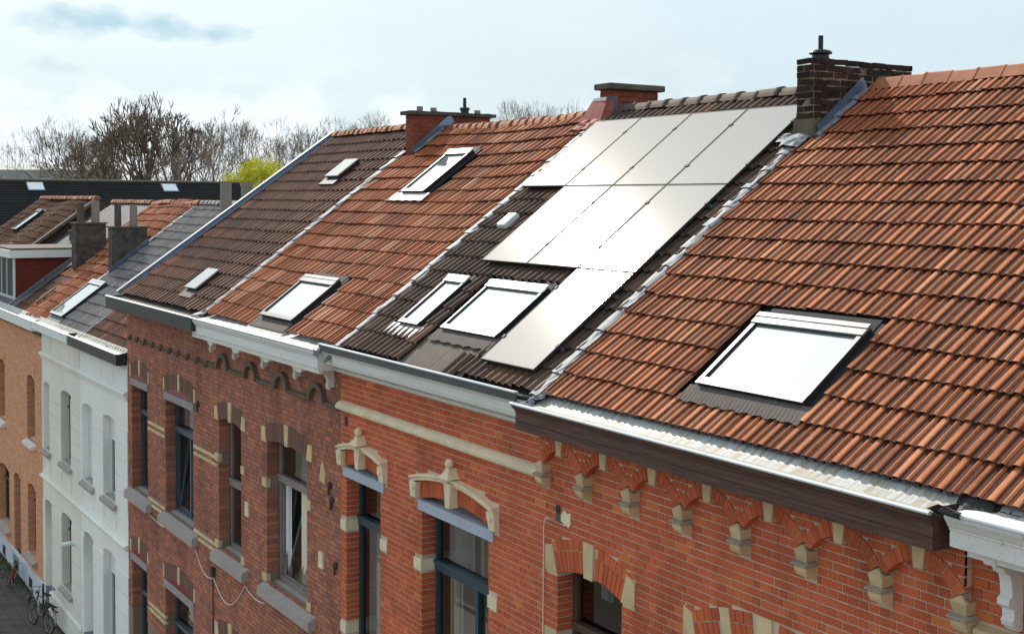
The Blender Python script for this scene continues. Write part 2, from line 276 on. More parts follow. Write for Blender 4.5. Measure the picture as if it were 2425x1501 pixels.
# ------------------------------------------------------------------ mesh helpers
class MB:
    def __init__(s): s.v = []; s.f = []; s.m = []; s.mi = 0
    def add(s, vs, fs):
        b = len(s.v); s.v += [tuple(p) for p in vs]
        s.f += [tuple(b + i for i in f) for f in fs]; s.m += [s.mi] * len(fs)
    def box(s, x0, x1, y0, y1, z0, z1, skip=()):
        s.add([(x0, y0, z0), (x1, y0, z0), (x1, y1, z0), (x0, y1, z0), (x0, y0, z1), (x1, y0, z1), (x1, y1, z1), (x0, y1, z1)],
              [f for k, f in (('b', (0, 3, 2, 1)), ('t', (4, 5, 6, 7)), ('f', (0, 1, 5, 4)), ('r', (1, 2, 6, 5)), ('k', (2, 3, 7, 6)), ('l', (3, 0, 4, 7))) if k not in skip])
    def hexa(s, p):   # 8 points, bottom 4 then top 4
        s.add(p, [(0, 3, 2, 1), (4, 5, 6, 7), (0, 1, 5, 4), (1, 2, 6, 5), (2, 3, 7, 6), (3, 0, 4, 7)])
    def prism_y(s, poly, y0, y1):     # polygon in (x,z), counter-clockwise seen from -y, extruded to y1
        n = len(poly); s.add([(x, y0, z) for x, z in poly] + [(x, y1, z) for x, z in poly],
              [tuple(range(n)), tuple(range(2 * n - 1, n - 1, -1))] + [(i, n + i, n + (i + 1) % n, (i + 1) % n) for i in range(n)])
    def ext_x(s, prof, x0, x1, closed=True, caps=True):   # profile in (y,z)
        n = len(prof); vs = [(x0, y, z) for y, z in prof] + [(x1, y, z) for y, z in prof]
        fs = [(i, n + i, n + (i + 1) % n, (i + 1) % n) for i in range(n if closed else n - 1)]
        if caps and closed: fs += [tuple(range(n)), tuple(range(2 * n - 1, n - 1, -1))]
        s.add(vs, fs)
    def tube(s, pts, rad, n=8, cap=True):
        pts = [Vector(p) for p in pts]; k = len(pts); rad = rad if isinstance(rad, (list, tuple)) else [rad] * k
        vs = []; ref = None
        for i, p in enumerate(pts):
            t = (pts[min(i + 1, k - 1)] - pts[max(i - 1, 0)]).normalized()
            if ref is None: ref = Vector((0, 0, 1)) if abs(t.z) < .9 else Vector((1, 0, 0))
            a = t.cross(ref).normalized(); b = t.cross(a).normalized(); ref = -b if False else ref
            vs += [p + (a * math.cos(2 * math.pi * j / n) + b * math.sin(2 * math.pi * j / n)) * rad[i] for j in range(n)]
        fs = [(i * n + j, i * n + (j + 1) % n, (i + 1) * n + (j + 1) % n, (i + 1) * n + j) for i in range(k - 1) for j in range(n)]
        if cap: fs += [tuple(range(n - 1, -1, -1)), tuple((k - 1) * n + j for j in range(n))]
        s.add(vs, fs)
    def lathe(s, prof, c, n=16):      # prof (r,z) bottom to top
        k = len(prof); vs = [(c[0] + r * math.cos(2 * math.pi * j / n), c[1] + r * math.sin(2 * math.pi * j / n), c[2] + z) for r, z in prof for j in range(n)]
        s.add(vs, [(i * n + j, i * n + (j + 1) % n, (i + 1) * n + (j + 1) % n, (i + 1) * n + j) for i in range(k - 1) for j in range(n)] + [tuple(range(n - 1, -1, -1)), tuple((k - 1) * n + j for j in range(n))])
    def mesh(s, name, *mats):
        me = bpy.data.meshes.new(name); me.from_pydata(s.v, [], s.f)
        for m in mats: me.materials.append(M[m] if isinstance(m, str) else m)
        if len(mats) > 1: me.polygons.foreach_set('material_index', s.m)
        me.update(); return me
    def build(s, name, mats, parent=None, smooth=False, **tags):
        mats = mats if isinstance(mats, (list, tuple)) else [mats]
        me = s.mesh(name, *mats)
        if smooth: me.polygons.foreach_set('use_smooth', [True] * len(me.polygons))
        return link(name, me, parent, **tags)
def link(name, me, parent=None, **tags):
    o = bpy.data.objects.new(name, me); COL.objects.link(o)
    if parent is not None: par(o, parent)
    for k, v in tags.items():
        if v is not None: o[k] = v
    return o
WORLD = {}
def par(o, p):
    o.parent = p; o.matrix_parent_inverse = Matrix.Translation(-WORLD.get(p.name, Vector((0, 0, 0))))
def thing(name, loc, label, category, group=None):
    o = bpy.data.objects.new(name, None); COL.objects.link(o); o.location = loc; o.empty_display_size = .2
    WORLD[o.name] = Vector(loc); o['label'] = label; o['category'] = category
    if group: o['group'] = group
    return o
def view(p):
    d = Vector(p) - CAM; w = d.dot(CF)
    if w <= .1: return None
    return 1212.5 + 2984.2 * d.dot(CR) / w, 596.5 - 2984.2 * d.dot(CU) / w, w
def inview(p, mg=25):
    q = view(p); return q is not None and -mg < q[0] < 2425 + mg and -mg < q[1] < 1501 + mg

TH = 0.64008; CT, ST = math.cos(TH), math.sin(TH)
class Roof:
    def __init__(s, ey, ez): s.ey = ey; s.ez = ez
    def p(s, x, t, n=0): return Vector((x, s.ey + t * CT - n * ST, s.ez + t * ST + n * CT))
    def hexa(s, mb, x0, x1, t0, t1, n0, n1):
        mb.hexa([s.p(x0, t0, n0), s.p(x1, t0, n0), s.p(x1, t1, n0), s.p(x0, t1, n0), s.p(x0, t0, n1), s.p(x1, t0, n1), s.p(x1, t1, n1), s.p(x0, t1, n1)])
RF = Roof(-.10, 9.235)       # the four tall houses share one roof plane
RA = Roof(-.05, 7.85)        # the lower row further down the street
# ------------------------------------------------------------------ builders
GAUGE = .342
P_MECH = [(0, .0155), (.008, .018), (.042, .018), (.050, .015), (.053, .005), (.058, .007), (.065, .001), (.110, .000), (.117, .010), (.122, .0145), (.134, .0145), (.141, .010), (.149, .000), (.195, .000), (.200, .007), (.205, .0150)]
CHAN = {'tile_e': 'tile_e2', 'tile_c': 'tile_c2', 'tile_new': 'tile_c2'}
def wave(w, h, n, k, skew):
    out = []
    for i in range(n * k + 1):
        u = (i % n) / n if i < n * k else 0.0
        a = u ** skew
        out.append((w * i / (n * k), h * (.5 + .5 * math.cos(2 * math.pi * a))))
    return out
P_D = []
for k in range(2):
    b = .15 * k
    P_D += [(b, .030), (b + .022, .033), (b + .040, .030), (b + .056, .008), (b + .075, .000), (b + .118, .000), (b + .135, .010)]
P_D.append((.30, .030))
P_S = [(0, .022), (.018, .027), (.040, .026), (.058, .016), (.072, .004), (.095, .000), (.150, .000), (.180, .006), (.200, .014), (.217, .021)]
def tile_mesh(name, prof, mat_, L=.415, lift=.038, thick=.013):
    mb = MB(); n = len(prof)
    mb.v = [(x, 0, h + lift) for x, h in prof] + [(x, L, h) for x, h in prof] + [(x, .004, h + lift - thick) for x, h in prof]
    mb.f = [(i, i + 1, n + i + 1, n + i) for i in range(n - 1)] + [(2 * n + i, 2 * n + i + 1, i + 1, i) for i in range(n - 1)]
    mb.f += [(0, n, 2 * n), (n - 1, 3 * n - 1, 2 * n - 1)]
    if mat_ in CHAN:     # channels and butt ends take a darker brown, set for contrast
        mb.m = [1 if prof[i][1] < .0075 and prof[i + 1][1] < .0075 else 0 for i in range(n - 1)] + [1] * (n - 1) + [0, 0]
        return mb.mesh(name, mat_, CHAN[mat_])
    mb.m = [0] * len(mb.f)
    return mb.mesh(name, mat_)
def lay_tiles(roof, R, xl, xr, rows, width, prof, pick, skip=None, nmax=300, t0=0., jit=1., sag=None, name='roof_tile', gauge=GAUGE, L=.415, cut=True):
    cache = {}; items = []
    for r in range(rows):
        t = t0 + r * gauge; a = xl(t); b = xr(t)
        nx = int((b - a) / width + .6)
        off = 0
        for c in range(nx):
            x = a + off + c * width; cx = x + width / 2
            if skip and skip(cx, t + gauge * .5, x, x + width, t): continue
            k = pick(cx, t)
            if k not in cache: cache[k] = tile_mesh(name, prof, k, L)
            n = sag(cx, t) if sag else 0
            slip = RND.uniform(-.035, -.012) if RND.random() < .035 * jit else 0
            rot = (TH + RND.gauss(0, .006 * jit), RND.gauss(0, .006 * jit), RND.gauss(0, .005 * jit))
            pos = R.p(x + RND.gauss(0, .0018 * jit), t + slip + RND.gauss(0, .004 * jit), n + RND.gauss(0, .0018 * jit))
            items.append((pos, rot, k))
    vis = [i for i in range(len(items)) if inview(items[i][0])]
    vis.sort(key=lambda i: (items[i][0] - CAM).length)
    own = set(vis[:nmax]); rest = {}
    from mathutils import Euler
    for i, (pos, rot, k) in enumerate(items):
        if i in own:
            o = bpy.data.objects.new(name, cache[k]); COL.objects.link(o); o.location = pos; o.rotation_euler = rot; o.parent = roof
        else: rest.setdefault(k, []).append((pos, rot))
    if rest:
        mb = MB(); slots = []
        for k in rest:
            me = cache[k]; vs = [v.co.copy() for v in me.vertices]; fs = [tuple(p.vertices) for p in me.polygons]; b0 = len(slots)
            slots += [m_ for m_ in me.materials]; mi = [b0 + p.material_index for p in me.polygons]
            for pos, rot in rest[k]:
                mx = Euler(rot).to_matrix()
                mb.add([pos + mx @ v for v in vs], fs); mb.m[-len(fs):] = mi
        o = mb.build('further_' + name + 's', slots, roof, kind='stuff')
def roof_deck(house, R, x0, x1, tr, back=True, m='deck', xl_top=None, backy=None, backz=None):
    mb = MB(); xt = x0 if xl_top is None else xl_top
    mb.add([R.p(x0, -.02, -.03), R.p(x1, -.02, -.03), R.p(x1, tr, -.03), R.p(xt, tr, -.03)], [(0, 1, 2, 3)])
    r = R.p(0, tr, -.03); by = 2 * r.y + .1
    mb.add([(xt, r.y, r.z), (x1, r.y, r.z), (x1, by, R.ez), (x0, by, R.ez)], [(0, 1, 2, 3)])
    # gables and back wall close the house
    mb.add([(x0, .02, R.ez), (xt, r.y, r.z), (x0, by, R.ez)], [(0, 1, 2)])
    mb.add([(x1, .02, R.ez), (x1, r.y, r.z), (x1, by, R.ez)], [(0, 2, 1)])
    mb.add([(x0, by, 0), (x1, by, 0), (x1, by, R.ez), (x0, by, R.ez)], [(0, 3, 2, 1)])
    mb.add([(x0, .3, 0), (x0, by, 0), (x0, by, R.ez), (x0, .3, R.ez)], [(0, 1, 2, 3)])
    mb.add([(x1, .3, 0), (x1, by, 0), (x1, by, R.ez), (x1, .3, R.ez)], [(0, 3, 2, 1)])
    return mb.build('roof', m, house)
def ridge(roof, x0, x1, y, z, step, rad, m, shape='round', sag=None, r1=1.12):
    n = max(1, round((x1 - x0) / step)); w = (x1 - x0) / n
    mb = MB(); k = 9
    if shape == 'round':
        for xx, rr in ((0, 1.0), (w * .80, .98), (w * .82, r1), (w * 1.06, r1)):
            mb.v += [(xx, -math.cos(math.pi * j / (k - 1)) * rad * rr, math.sin(math.pi * j / (k - 1)) * rad * rr * 1.0) for j in range(k)]
        q = 4
    else:
        k = 5; base = [(-1.25, -.55), (-.32, .72), (0, .86), (.32, .72), (1.25, -.55)]
        for xx, rr in ((0, 1.10), (w * .07, 1.10), (w * .08, 1.0), (w * 1.01, .99)):
            mb.v += [(xx, a * rad * rr, b * rad * rr) for a, b in base]
        q = 4
    mb.f = [(i * k + j, (i + 1) * k + j, (i + 1) * k + j + 1, i * k + j + 1) for i in range(q - 1) for j in range(k - 1)]
    mb.f += [tuple(range(k)), tuple(q * k - 1 - j for j in range(k))]; mb.m = [0] * len(mb.f)
    me = mb.mesh('ridge_tile', m)
    if shape == 'round': me.polygons.foreach_set('use_smooth', [len(p.vertices) == 4 for p in me.polygons])
    for i in range(n):
        o = bpy.data.objects.new('ridge_tile', me); COL.objects.link(o); o.parent = roof
        o.location = (x0 + i * w, y + RND.gauss(0, .006), z + (sag(x0 + (i + .5) * w) if sag else 0) + RND.gauss(0, .003)); o.rotation_euler = (RND.gauss(0, .02), RND.gauss(0, .008), RND.gauss(0, .008))
def flashing(house, R, x, t0, t1, n0=.0, w=1.0, m='lead', step=GAUGE, xt=None, sag=None):
    t = t0; i = 0
    while t < t1 - .05:
        e = min(t + step * RND.uniform(.95, 1.2), t1 + .02); mb = MB()
        prof = [(-.105, .020), (-.085, .036), (-.045, .046), (.0, .050), (.045, .046), (.080, .036), (.105, .022)]
        k = 5
        for j in range(k):
            f = j / (k - 1); tt = t + (e + .03 - t) * f; lift = .016 * (1 - f)
            xo = 0 if xt is None else (xt - x) * tt / 6.
            for a, h in prof:
                mb.v.append(R.p(x + xo + a * w * (1 + .12 * (1 - f)) + RND.gauss(0, .007), tt + RND.gauss(0, .008), h + lift + n0 + RND.gauss(0, .004)))
        q = len(prof)
        mb.f = [(j * q + i2, j * q + i2 + 1, (j + 1) * q + i2 + 1, (j + 1) * q + i2) for j in range(k - 1) for i2 in range(q - 1)]
        b = len(mb.v)
        for a, h in prof: mb.v.append(R.p(x + a * w * 1.1, t + .006, max(h - .03, 0) + n0))
        mb.f += [(b + i2, b + i2 + 1, i2 + 1, i2) for i2 in range(q - 1)]
        mb.m = [0] * len(mb.f)
        mb.build('lead_flashing', m, house)
        t = e; i += 1

# ---- brickwork
CH, JT = .0747, .0122
SP, HP = .2165, .10825
def cut(iv, a, b):
    out = []
    for p, q in iv:
        if b <= p or a >= q: out.append((p, q)); continue
        if a > p: out.append((p, a))
        if b < q: out.append((b, q))
    return out
def rect(x0, x1, z0, z1): return lambda a, b: (x0, x1) if (b > z0 + .012 and a < z1 - .012) else None
def disc(cx, cz, r, zmin=None):
    def e(a, b):
        m = (a + b) / 2
        if zmin is not None and b < zmin + .02: return None
        d = r * r - (m - cz) ** 2
        return (cx - math.sqrt(d), cx + math.sqrt(d)) if d > 0 and m > cz else None
    return e
def poly_ex(poly):
    def e(a, b):
        m = (a + b) / 2; xs = []
        for (x0, z0), (x1, z1) in zip(poly, poly[1:] + poly[:1]):
            if (z0 - m) * (z1 - m) < 0: xs.append(x0 + (x1 - x0) * (m - z0) / (z1 - z0))
        return (min(xs), max(xs)) if len(xs) >= 2 else None
    return e
def courses(x0, x1, z0, z1, excl, only=None, phase=0):
    out = []
    k = math.floor(z0 / CH)
    while k * CH < z1 - .01:
        za, zb = k * CH, k * CH + CH; a = max(za, z0); b = min(zb, z1)
        if b - a > .03:
            iv = [(x0, x1)]
            for e in excl:
                r = e(za + JT, zb)
                if r: iv = cut(iv, r[0], r[1])
            if only:
                keep = []
                for e in only:
                    r = e(za + JT, zb)
                    if r: keep += [(max(p, r[0]), min(q, r[1])) for p, q in iv if min(q, r[1]) > max(p, r[0])]
                iv = keep
            st = (k + phase) % 2 == 0; w = SP if st else HP
            off = (HP if (k + phase) % 4 == 2 else 0) if st else HP / 2
            i = math.floor((x0 - off) / w) - 1
            while i * w + off < x1:
                p = i * w + off; q = p + w
                for (c, d) in iv:
                    l, r = max(p, c), min(q, d)
                    if r - l < .04 and (l == c or r == d) and d - c > .06: continue       # slivers join the neighbouring brick
                    if r - l > .014:
                        if 0 < l - c < .04: l = c
                        if 0 < d - r < .04: r = d
                        l2 = l if l == c else l + JT / 2; r2 = r if r == d else r - JT / 2
                        out.append((l2, r2, a + JT, b, l == c and c > x0 + .01, r == d and d < x1 - .01))
                i += 1
        k += 1
    return out
UB = {}
def unit_brick(m):
    if m not in UB:
        mb = MB(); mb.box(0, 1, 0, 1, 0, 1, skip=('k',)); UB[m] = mb.mesh('brick', m)
    return UB[m]
def put_bricks(wall, lst, y, m, nmax, name='brick', deep=.2, other=None):
    """lst of (x0,x1,z0,z1,edgeL,edgeR)"""
    vis = [i for i, b in enumerate(lst) if inview((b[0], y, b[2]))]
    vis.sort(key=lambda i: (Vector((lst[i][0], y, lst[i][2])) - CAM).length)
    own = set(vis[:nmax]); mb = MB(); cnt = 0
    for i, b in enumerate(lst):
        d = deep if (b[4] or b[5]) else .03; yy = y + RND.uniform(-.0025, .0015); mm = m
        if other and RND.random() < other[1]: mm = other[0]
        if i in own:
            o = bpy.data.objects.new(name, unit_brick(mm)); COL.objects.link(o); o.parent = wall
            o.location = (b[0], yy, b[2]); o.scale = (b[1] - b[0], d, b[3] - b[2]); o.rotation_euler = (0, RND.gauss(0, .004), 0)
        else:
            mb.box(b[0], b[1], yy, yy + d, b[2], b[3], skip=('k',)); cnt += 1
    if cnt: mb.build('further_' + name + 's', m, wall, kind='stuff')
def slab(mb, x0, x1, z0, z1, yf, yb, holes):
    xs = sorted({x0, x1, *[h[0] for h in holes], *[h[1] for h in holes]}); zs = sorted({z0, z1, *[h[2] for h in holes], *[h[3] for h in holes]})
    xs = [x for x in xs if x0 <= x <= x1]; zs = [z for z in zs if z0 <= z <= z1]
    for a, b in zip(xs, xs[1:]):
        for c, d in zip(zs, zs[1:]):
            mx, mz = (a + b) / 2, (c + d) / 2
            if any(h[0] < mx < h[1] and h[2] < mz < h[3] for h in holes): continue
            mb.add([(a, yf, c), (b, yf, c), (b, yf, d), (a, yf, d)], [(0, 1, 2, 3)])
    for h in holes:
        a, b, c, d = h
        mb.add([(a, yf, c), (a, yb, c), (a, yb, d), (a, yf, d)], [(0, 1, 2, 3)])
        mb.add([(b, yf, c), (b, yb, c), (b, yb, d), (b, yf, d)], [(3, 2, 1, 0)])
        mb.add([(a, yf, d), (b, yf, d), (b, yb, d), (a, yb, d)], [(3, 2, 1, 0)])
        mb.add([(a, yf, c), (b, yf, c), (b, yb, c), (a, yb, c)], [(0, 1, 2, 3)])
def arc_geom(xL, xR, zs, rise):
    h = (xR - xL) / 2; R = (h * h + rise * rise) / (2 * rise); return (xL + xR) / 2, zs + rise - R, R, math.asin(h / R)
def ringseg(mb, cx, cz, r0, r1, a0, a1, y0, y1, n=1):
    for i in range(n):
        p = a0 + (a1 - a0) * i / n; q = a0 + (a1 - a0) * (i + 1) / n
        P = lambda r, a, y: (cx + r * math.sin(a), y, cz + r * math.cos(a))
        mb.hexa([P(r0, p, y0), P(r0, q, y0), P(r0, q, y1), P(r0, p, y1), P(r1, p, y0), P(r1, q, y0), P(r1, q, y1), P(r1, p, y1)])
def arch(house, wall, xL, xR, zs, rise, rings, m, mortar, key=None, y=-.004, deep=.2, spandrel=True, amax=None, name='arch_brick'):
    cx, cz, R, am = arc_geom(xL, xR, zs, rise); am = amax or am
    # mortar bed behind the arch bricks, down to the curved soffit
    mb = MB(); rt = R + sum(t for t, w in rings)
    if spandrel:
        n = 14
        for i in range(n):
            p = -am + 2 * am * i / n; q = -am + 2 * am * (i + 1) / n
            zt = cz + R + .012
            P = lambda a: (cx + R * math.sin(a), cz + R * math.cos(a))
            (ax, az), (bx, bz) = P(p), P(q)
            mb.hexa([(ax, .006, az + .003), (bx, .006, bz + .003), (bx, deep, bz + .003), (ax, deep, az + .003), (ax, .006, zt), (bx, .006, zt), (bx, deep, zt), (ax, deep, zt)])
    else: ringseg(mb, cx, cz, R + .004, rt - .004, -am, am, y + .007, y + .05, 16)
    mb.build('arch', mortar, house)
    r = R
    for t, w in rings:
        n = max(3, round(2 * am * (r + t / 2) / w)); g = JT * .8 / (r + t / 2)
        for i in range(n):
            a0 = -am + 2 * am * i / n + g / 2; a1 = -am + 2 * am * (i + 1) / n - g / 2
            mid = (a0 + a1) / 2 * (r + t / 2) + cx
            if key and any(k0 < mid < k1 for k0, k1 in key): continue
            b = MB(); ringseg(b, cx, cz, r + (0 if r == R else JT), r + t, a0, a1, y + RND.uniform(-.002, .001), deep if r == R else .03)
            b.build(name, m, wall)
        r += t
    return cx, cz, R, rt, am
def window(house, xL, xR, zb, zt, fr='frame_slate', trans=None, mull=None, y=.20, fw=.065, room='room', curtain=None, pane='glass', lower_m=None, tilt=None):
    mb = MB(); d = .07
    mb.box(xL, xL + fw, y, y + d, zb, zt); mb.box(xR - fw, xR, y, y + d, zb, zt)
    mb.box(xL + fw, xR - fw, y, y + d, zt - fw, zt); mb.box(xL + fw, xR - fw, y, y + d, zb, zb + fw * 1.2)
    w = mb.build('window', fr, house)
    zz = [zb]
    if trans:
        t = MB(); t.box(xL + fw * .6, xR - fw * .6, y - .035, y + d * .9, trans[0], trans[1]); t.box(xL + fw * .6, xR - fw * .6, y - .05, y - .02, trans[1] - .03, trans[1] + .012)
        t.build('transom', fr, w); zz.append((trans[0] + trans[1]) / 2)
    zz.append(zt)
    if mull:
        t = MB(); t.box(mull - fw * .55, mull + fw * .55, y - .012, y + d * .8, zb + fw, (trans[0] if trans else zt - fw)); t.build('mullion', fr, w)
    for i, (a, b) in enumerate(zip(zz, zz[1:])):
        g = MB()
        if tilt and i == 0:
            # bottom-hung sash tipped into the room
            x0, x1 = xL + fw, xR - fw; k = .23
            q = lambda x, z, o: (x, y + .03 + o + k * (z - a) / (b - a), z)
            for (p0, p1, r0, r1) in ((x0, x0 + .06, a + .05, b - .05), (x1 - .06, x1, a + .05, b - .05), (x0 + .06, x1 - .06, a + .05, a + .12), (x0 + .06, x1 - .06, b - .12, b - .05)):
                g.hexa([q(p0, r0, 0), q(p1, r0, 0), q(p1, r0, .05), q(p0, r0, .05), q(p0, r1, 0), q(p1, r1, 0), q(p1, r1, .05), q(p0, r1, .05)])
            g.build('open_sash', fr, w); g = MB()
            g.add([q(x0 + .05, a + .1, .025), q(x1 - .05, a + .1, .025), q(x1 - .05, b - .1, .025), q(x0 + .05, b - .1, .025)], [(0, 1, 2, 3)])
        else: g.add([(xL + .01, y + .04, a + .01), (xR - .01, y + .04, a + .01), (xR - .01, y + .04, b - .01), (xL + .01, y + .04, b - .01)], [(0, 1, 2, 3)])
        g.build('pane', pane if i or not lower_m else lower_m, w)
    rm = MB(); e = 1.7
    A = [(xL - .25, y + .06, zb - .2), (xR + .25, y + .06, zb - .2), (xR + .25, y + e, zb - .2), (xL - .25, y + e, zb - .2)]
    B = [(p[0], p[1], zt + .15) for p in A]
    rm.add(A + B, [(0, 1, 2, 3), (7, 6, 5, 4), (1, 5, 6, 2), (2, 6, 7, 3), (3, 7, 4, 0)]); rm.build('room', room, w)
    if curtain:
        for (c0, c1, cz0, cz1, cm) in curtain:
            c = MB(); n = 18; vs = []
            for i in range(n + 1):
                x = c0 + (c1 - c0) * i / n; yy = y + .10 + .022 * math.sin(i * 1.9) + .012 * math.sin(i * 4.3)
                vs += [(x, yy, cz0), (x + .01 * math.sin(i), yy * 1.0, cz1)]
            c.add(vs, [(2 * i, 2 * i + 2, 2 * i + 3, 2 * i + 1) for i in range(n)]); c.build('curtain', cm, w)
    return w
def sill(house, xL, xR, z0, z1, proj=.13, m='bluestone'):
    mb = MB(); mb.ext_x([(-proj, z0), (.20, z0), (.20, z1 + .02), (.02, z1 - .01), (-proj, z1 - .075)], xL, xR); return mb.build('window_sill', m, house)
def block(house, poly, m, y0=-.014, y1=.06, name='stone_block', **k):
    mb = MB(); mb.prism_y(poly, y0, y1); return mb.build(name, m, house, **k)
def rblock(house, x0, x1, z0, z1, m, y0=-.012, y1=.06, name='stone_block'): return block(house, [(x0, z0), (x1, z0), (x1, z1), (x0, z1)], m, y0, y1, name)
def skylight(house, R, x0, x1, t0, t1, n=.085, fw=.06, top=.13, apron=None, am='zinc_blue', frame='sky_frame', bottom=.06, pane='skyglass', label=None):
    mb = MB(); base = -.03
    R.hexa(mb, x0, x0 + fw, t0, t1, base, n); R.hexa(mb, x1 - fw, x1, t0, t1, base, n)
    R.hexa(mb, x0 + fw, x1 - fw, t0, t0 + fw, base, n - .004); R.hexa(mb, x0 + fw, x1 - fw, t1 - fw, t1, base, n - .004)
    s = mb.build('skylight', 'sky_dark', house, label=label)
    mb = MB(); c = .012
    R.hexa(mb, x0 - .006, x0 + fw * .72, t0 - .004, t1 - top * .8, n + .001, n + c); R.hexa(mb, x1 - fw * .72, x1 + .006, t0 - .004, t1 - top * .8, n + .001, n + c)
    R.hexa(mb, x0 - .006, x1 + .006, t0 - .012, t0 + bottom, n + .002, n + c + .002)
    mb.build('cladding', frame, s)
    mb = MB(); R.hexa(mb, x0 - .015, x1 + .015, t1 - top, t1 + .01, n + .003, n + .024); R.hexa(mb, x0 - .015, x1 + .015, t1 - top * .35, t1 + .012, n + .025, n + .032); mb.build('top_cover', frame, s)
    mb = MB(); mb.add([R.p(x0 + fw * .7, t0 + bottom * .9, n - .012), R.p(x1 - fw * .7, t0 + bottom * .9, n - .012), R.p(x1 - fw * .7, t1 - top * .9, n - .012), R.p(x0 + fw * .7, t1 - top * .9, n - .012)], [(0, 1, 2, 3)]); mb.build('pane', pane, s)
    # side flashing trays
    mb = MB(); R.hexa(mb, x0 - .09, x0, t0 - .02, t1 + .12, -.01, .022); R.hexa(mb, x1, x1 + .09, t0 - .02, t1 + .12, -.01, .022); R.hexa(mb, x0, x1, t1, t1 + .16, -.01, .03); mb.build('side_flashing', 'sky_dark', s)
    if apron:
        a0, a1, ta, step = apron; mb = MB(); k = max(8, int((a1 - a0) / step)); rows = []
        for i in range(k * 2 + 1):
            x = a0 + (a1 - a0) * i / (k * 2); hi = i % 2
            rows.append((R.p(x, t0 - .004, .046), R.p(x, t0 - (t0 - ta) * .45, .047 - .002 * hi), R.p(x, ta + RND.uniform(-.006, .006) + .012 * math.sin(i * .9), .048 if hi else .043)))
        vs = [p for r in rows for p in r]
        mb.add(vs, [(3 * i + j, 3 * i + 3 + j, 3 * i + 4 + j, 3 * i + 1 + j) for i in range(k * 2) for j in range(2)]); mb.build('flashing_apron', am, s)
    return s
# ------------------------------------------------------------------ ground
def sheet(name, m, pts, kind='structure'):
    mb = MB(); mb.add(pts, [tuple(range(len(pts)))]); return mb.build(name, m, None, kind=kind)
sheet('ground', 'ground', [(-900, -700, -.16), (500, -700, -.16), (500, 1100, -.16), (-900, 1100, -.16)])
sheet('road', 'pale_road', [(-160, -9.5, -.12), (60, -9.5, -.12), (60, -2.72, -.12), (-160, -2.72, -.12)])
mb = MB(); mb.box(-160, 60, -2.72, -2.58, -.13, .0); mb.build('kerb', 'kerb', None, kind='structure')
mb = MB(); mb.box(-160, 60, -9.64, -9.5, -.13, .0); mb.build('kerb', 'kerb', None, kind='structure')
pv = sheet('pavement', 'pave_joint', [(-160, -2.58, -.012), (60, -2.58, -.012), (60, .25, -.012), (-160, .25, -.012)])
sheet('pavement', 'pave', [(-160, -12.5, -.004), (60, -12.5, -.004), (60, -9.64, -.004), (-160, -9.64, -.004)])
# road markings do not show; paving slabs on the near pavement
lst = []
for i in range(90):
    for j in range(8):
        x = -42 + i * .3 + (.15 if j % 2 else 0); y = -2.56 + j * .302
        lst.append((x, y))
vis = sorted([k for k, (x, y) in enumerate(lst) if inview((x, y, 0))], key=lambda k: (Vector(lst[k] + (0,)) - CAM).length)[:300]
mb = MB(); mb.box(0, .293, 0, .293, -.03, .0, skip=('b',)); slabm = mb.mesh('paving_slab', 'pave'); rest = MB()
for k, (x, y) in enumerate(lst):
    if k in set(vis[:300]):
        o = bpy.data.objects.new('paving_slab', slabm); COL.objects.link(o); o.location = (x, y, RND.uniform(-.004, .004)); o.rotation_euler = (RND.gauss(0, .006), RND.gauss(0, .006), 0); o.parent = pv
    else:
        z = RND.uniform(-.004, .004); rest.box(x, x + .293, y, y + .293, -.03, z, skip=('b',))
rest.build('further_paving_slabs', 'pave', pv, kind='stuff')
mb = MB(); mb.add([(-160, -2.57, -.006), (-42, -2.57, -.006), (-42, .2, -.006), (-160, .2, -.006)], [(0, 1, 2, 3)]); mb.build('distant_paving', 'pave', pv)
mb = MB()
for i in range(2600):      # weeds and moss along the foot of the walls
    x = RND.uniform(-40, -17); y = -abs(RND.gauss(0, .22)) - .02
    if math.sin(x * 1.7) + math.sin(x * .63 + 1) < RND.uniform(-1.2, .9): continue
    h = RND.uniform(.015, .07); w = RND.uniform(.012, .03); a = RND.uniform(0, 6.28); dx, dy = math.cos(a) * w, math.sin(a) * w
    mb.add([(x - dx, y - dy, 0), (x + dx, y + dy, 0), (x + RND.gauss(0, .02), y + RND.gauss(0, .02), h)], [(0, 1, 2)])
    mb.add([(x - dy * 2, y - dx * 2, .004), (x + dx * 2, y - dy * 2, .004), (x + dy * 2, y + dx * 2, .006)], [(0, 1, 2)])
mb.build('moss_and_weeds', 'moss', None, kind='stuff', label='green moss and weeds along the foot of the walls', category='weeds')

XD, XC, XB = -5.27, -10.87, -16.42           # facade party lines
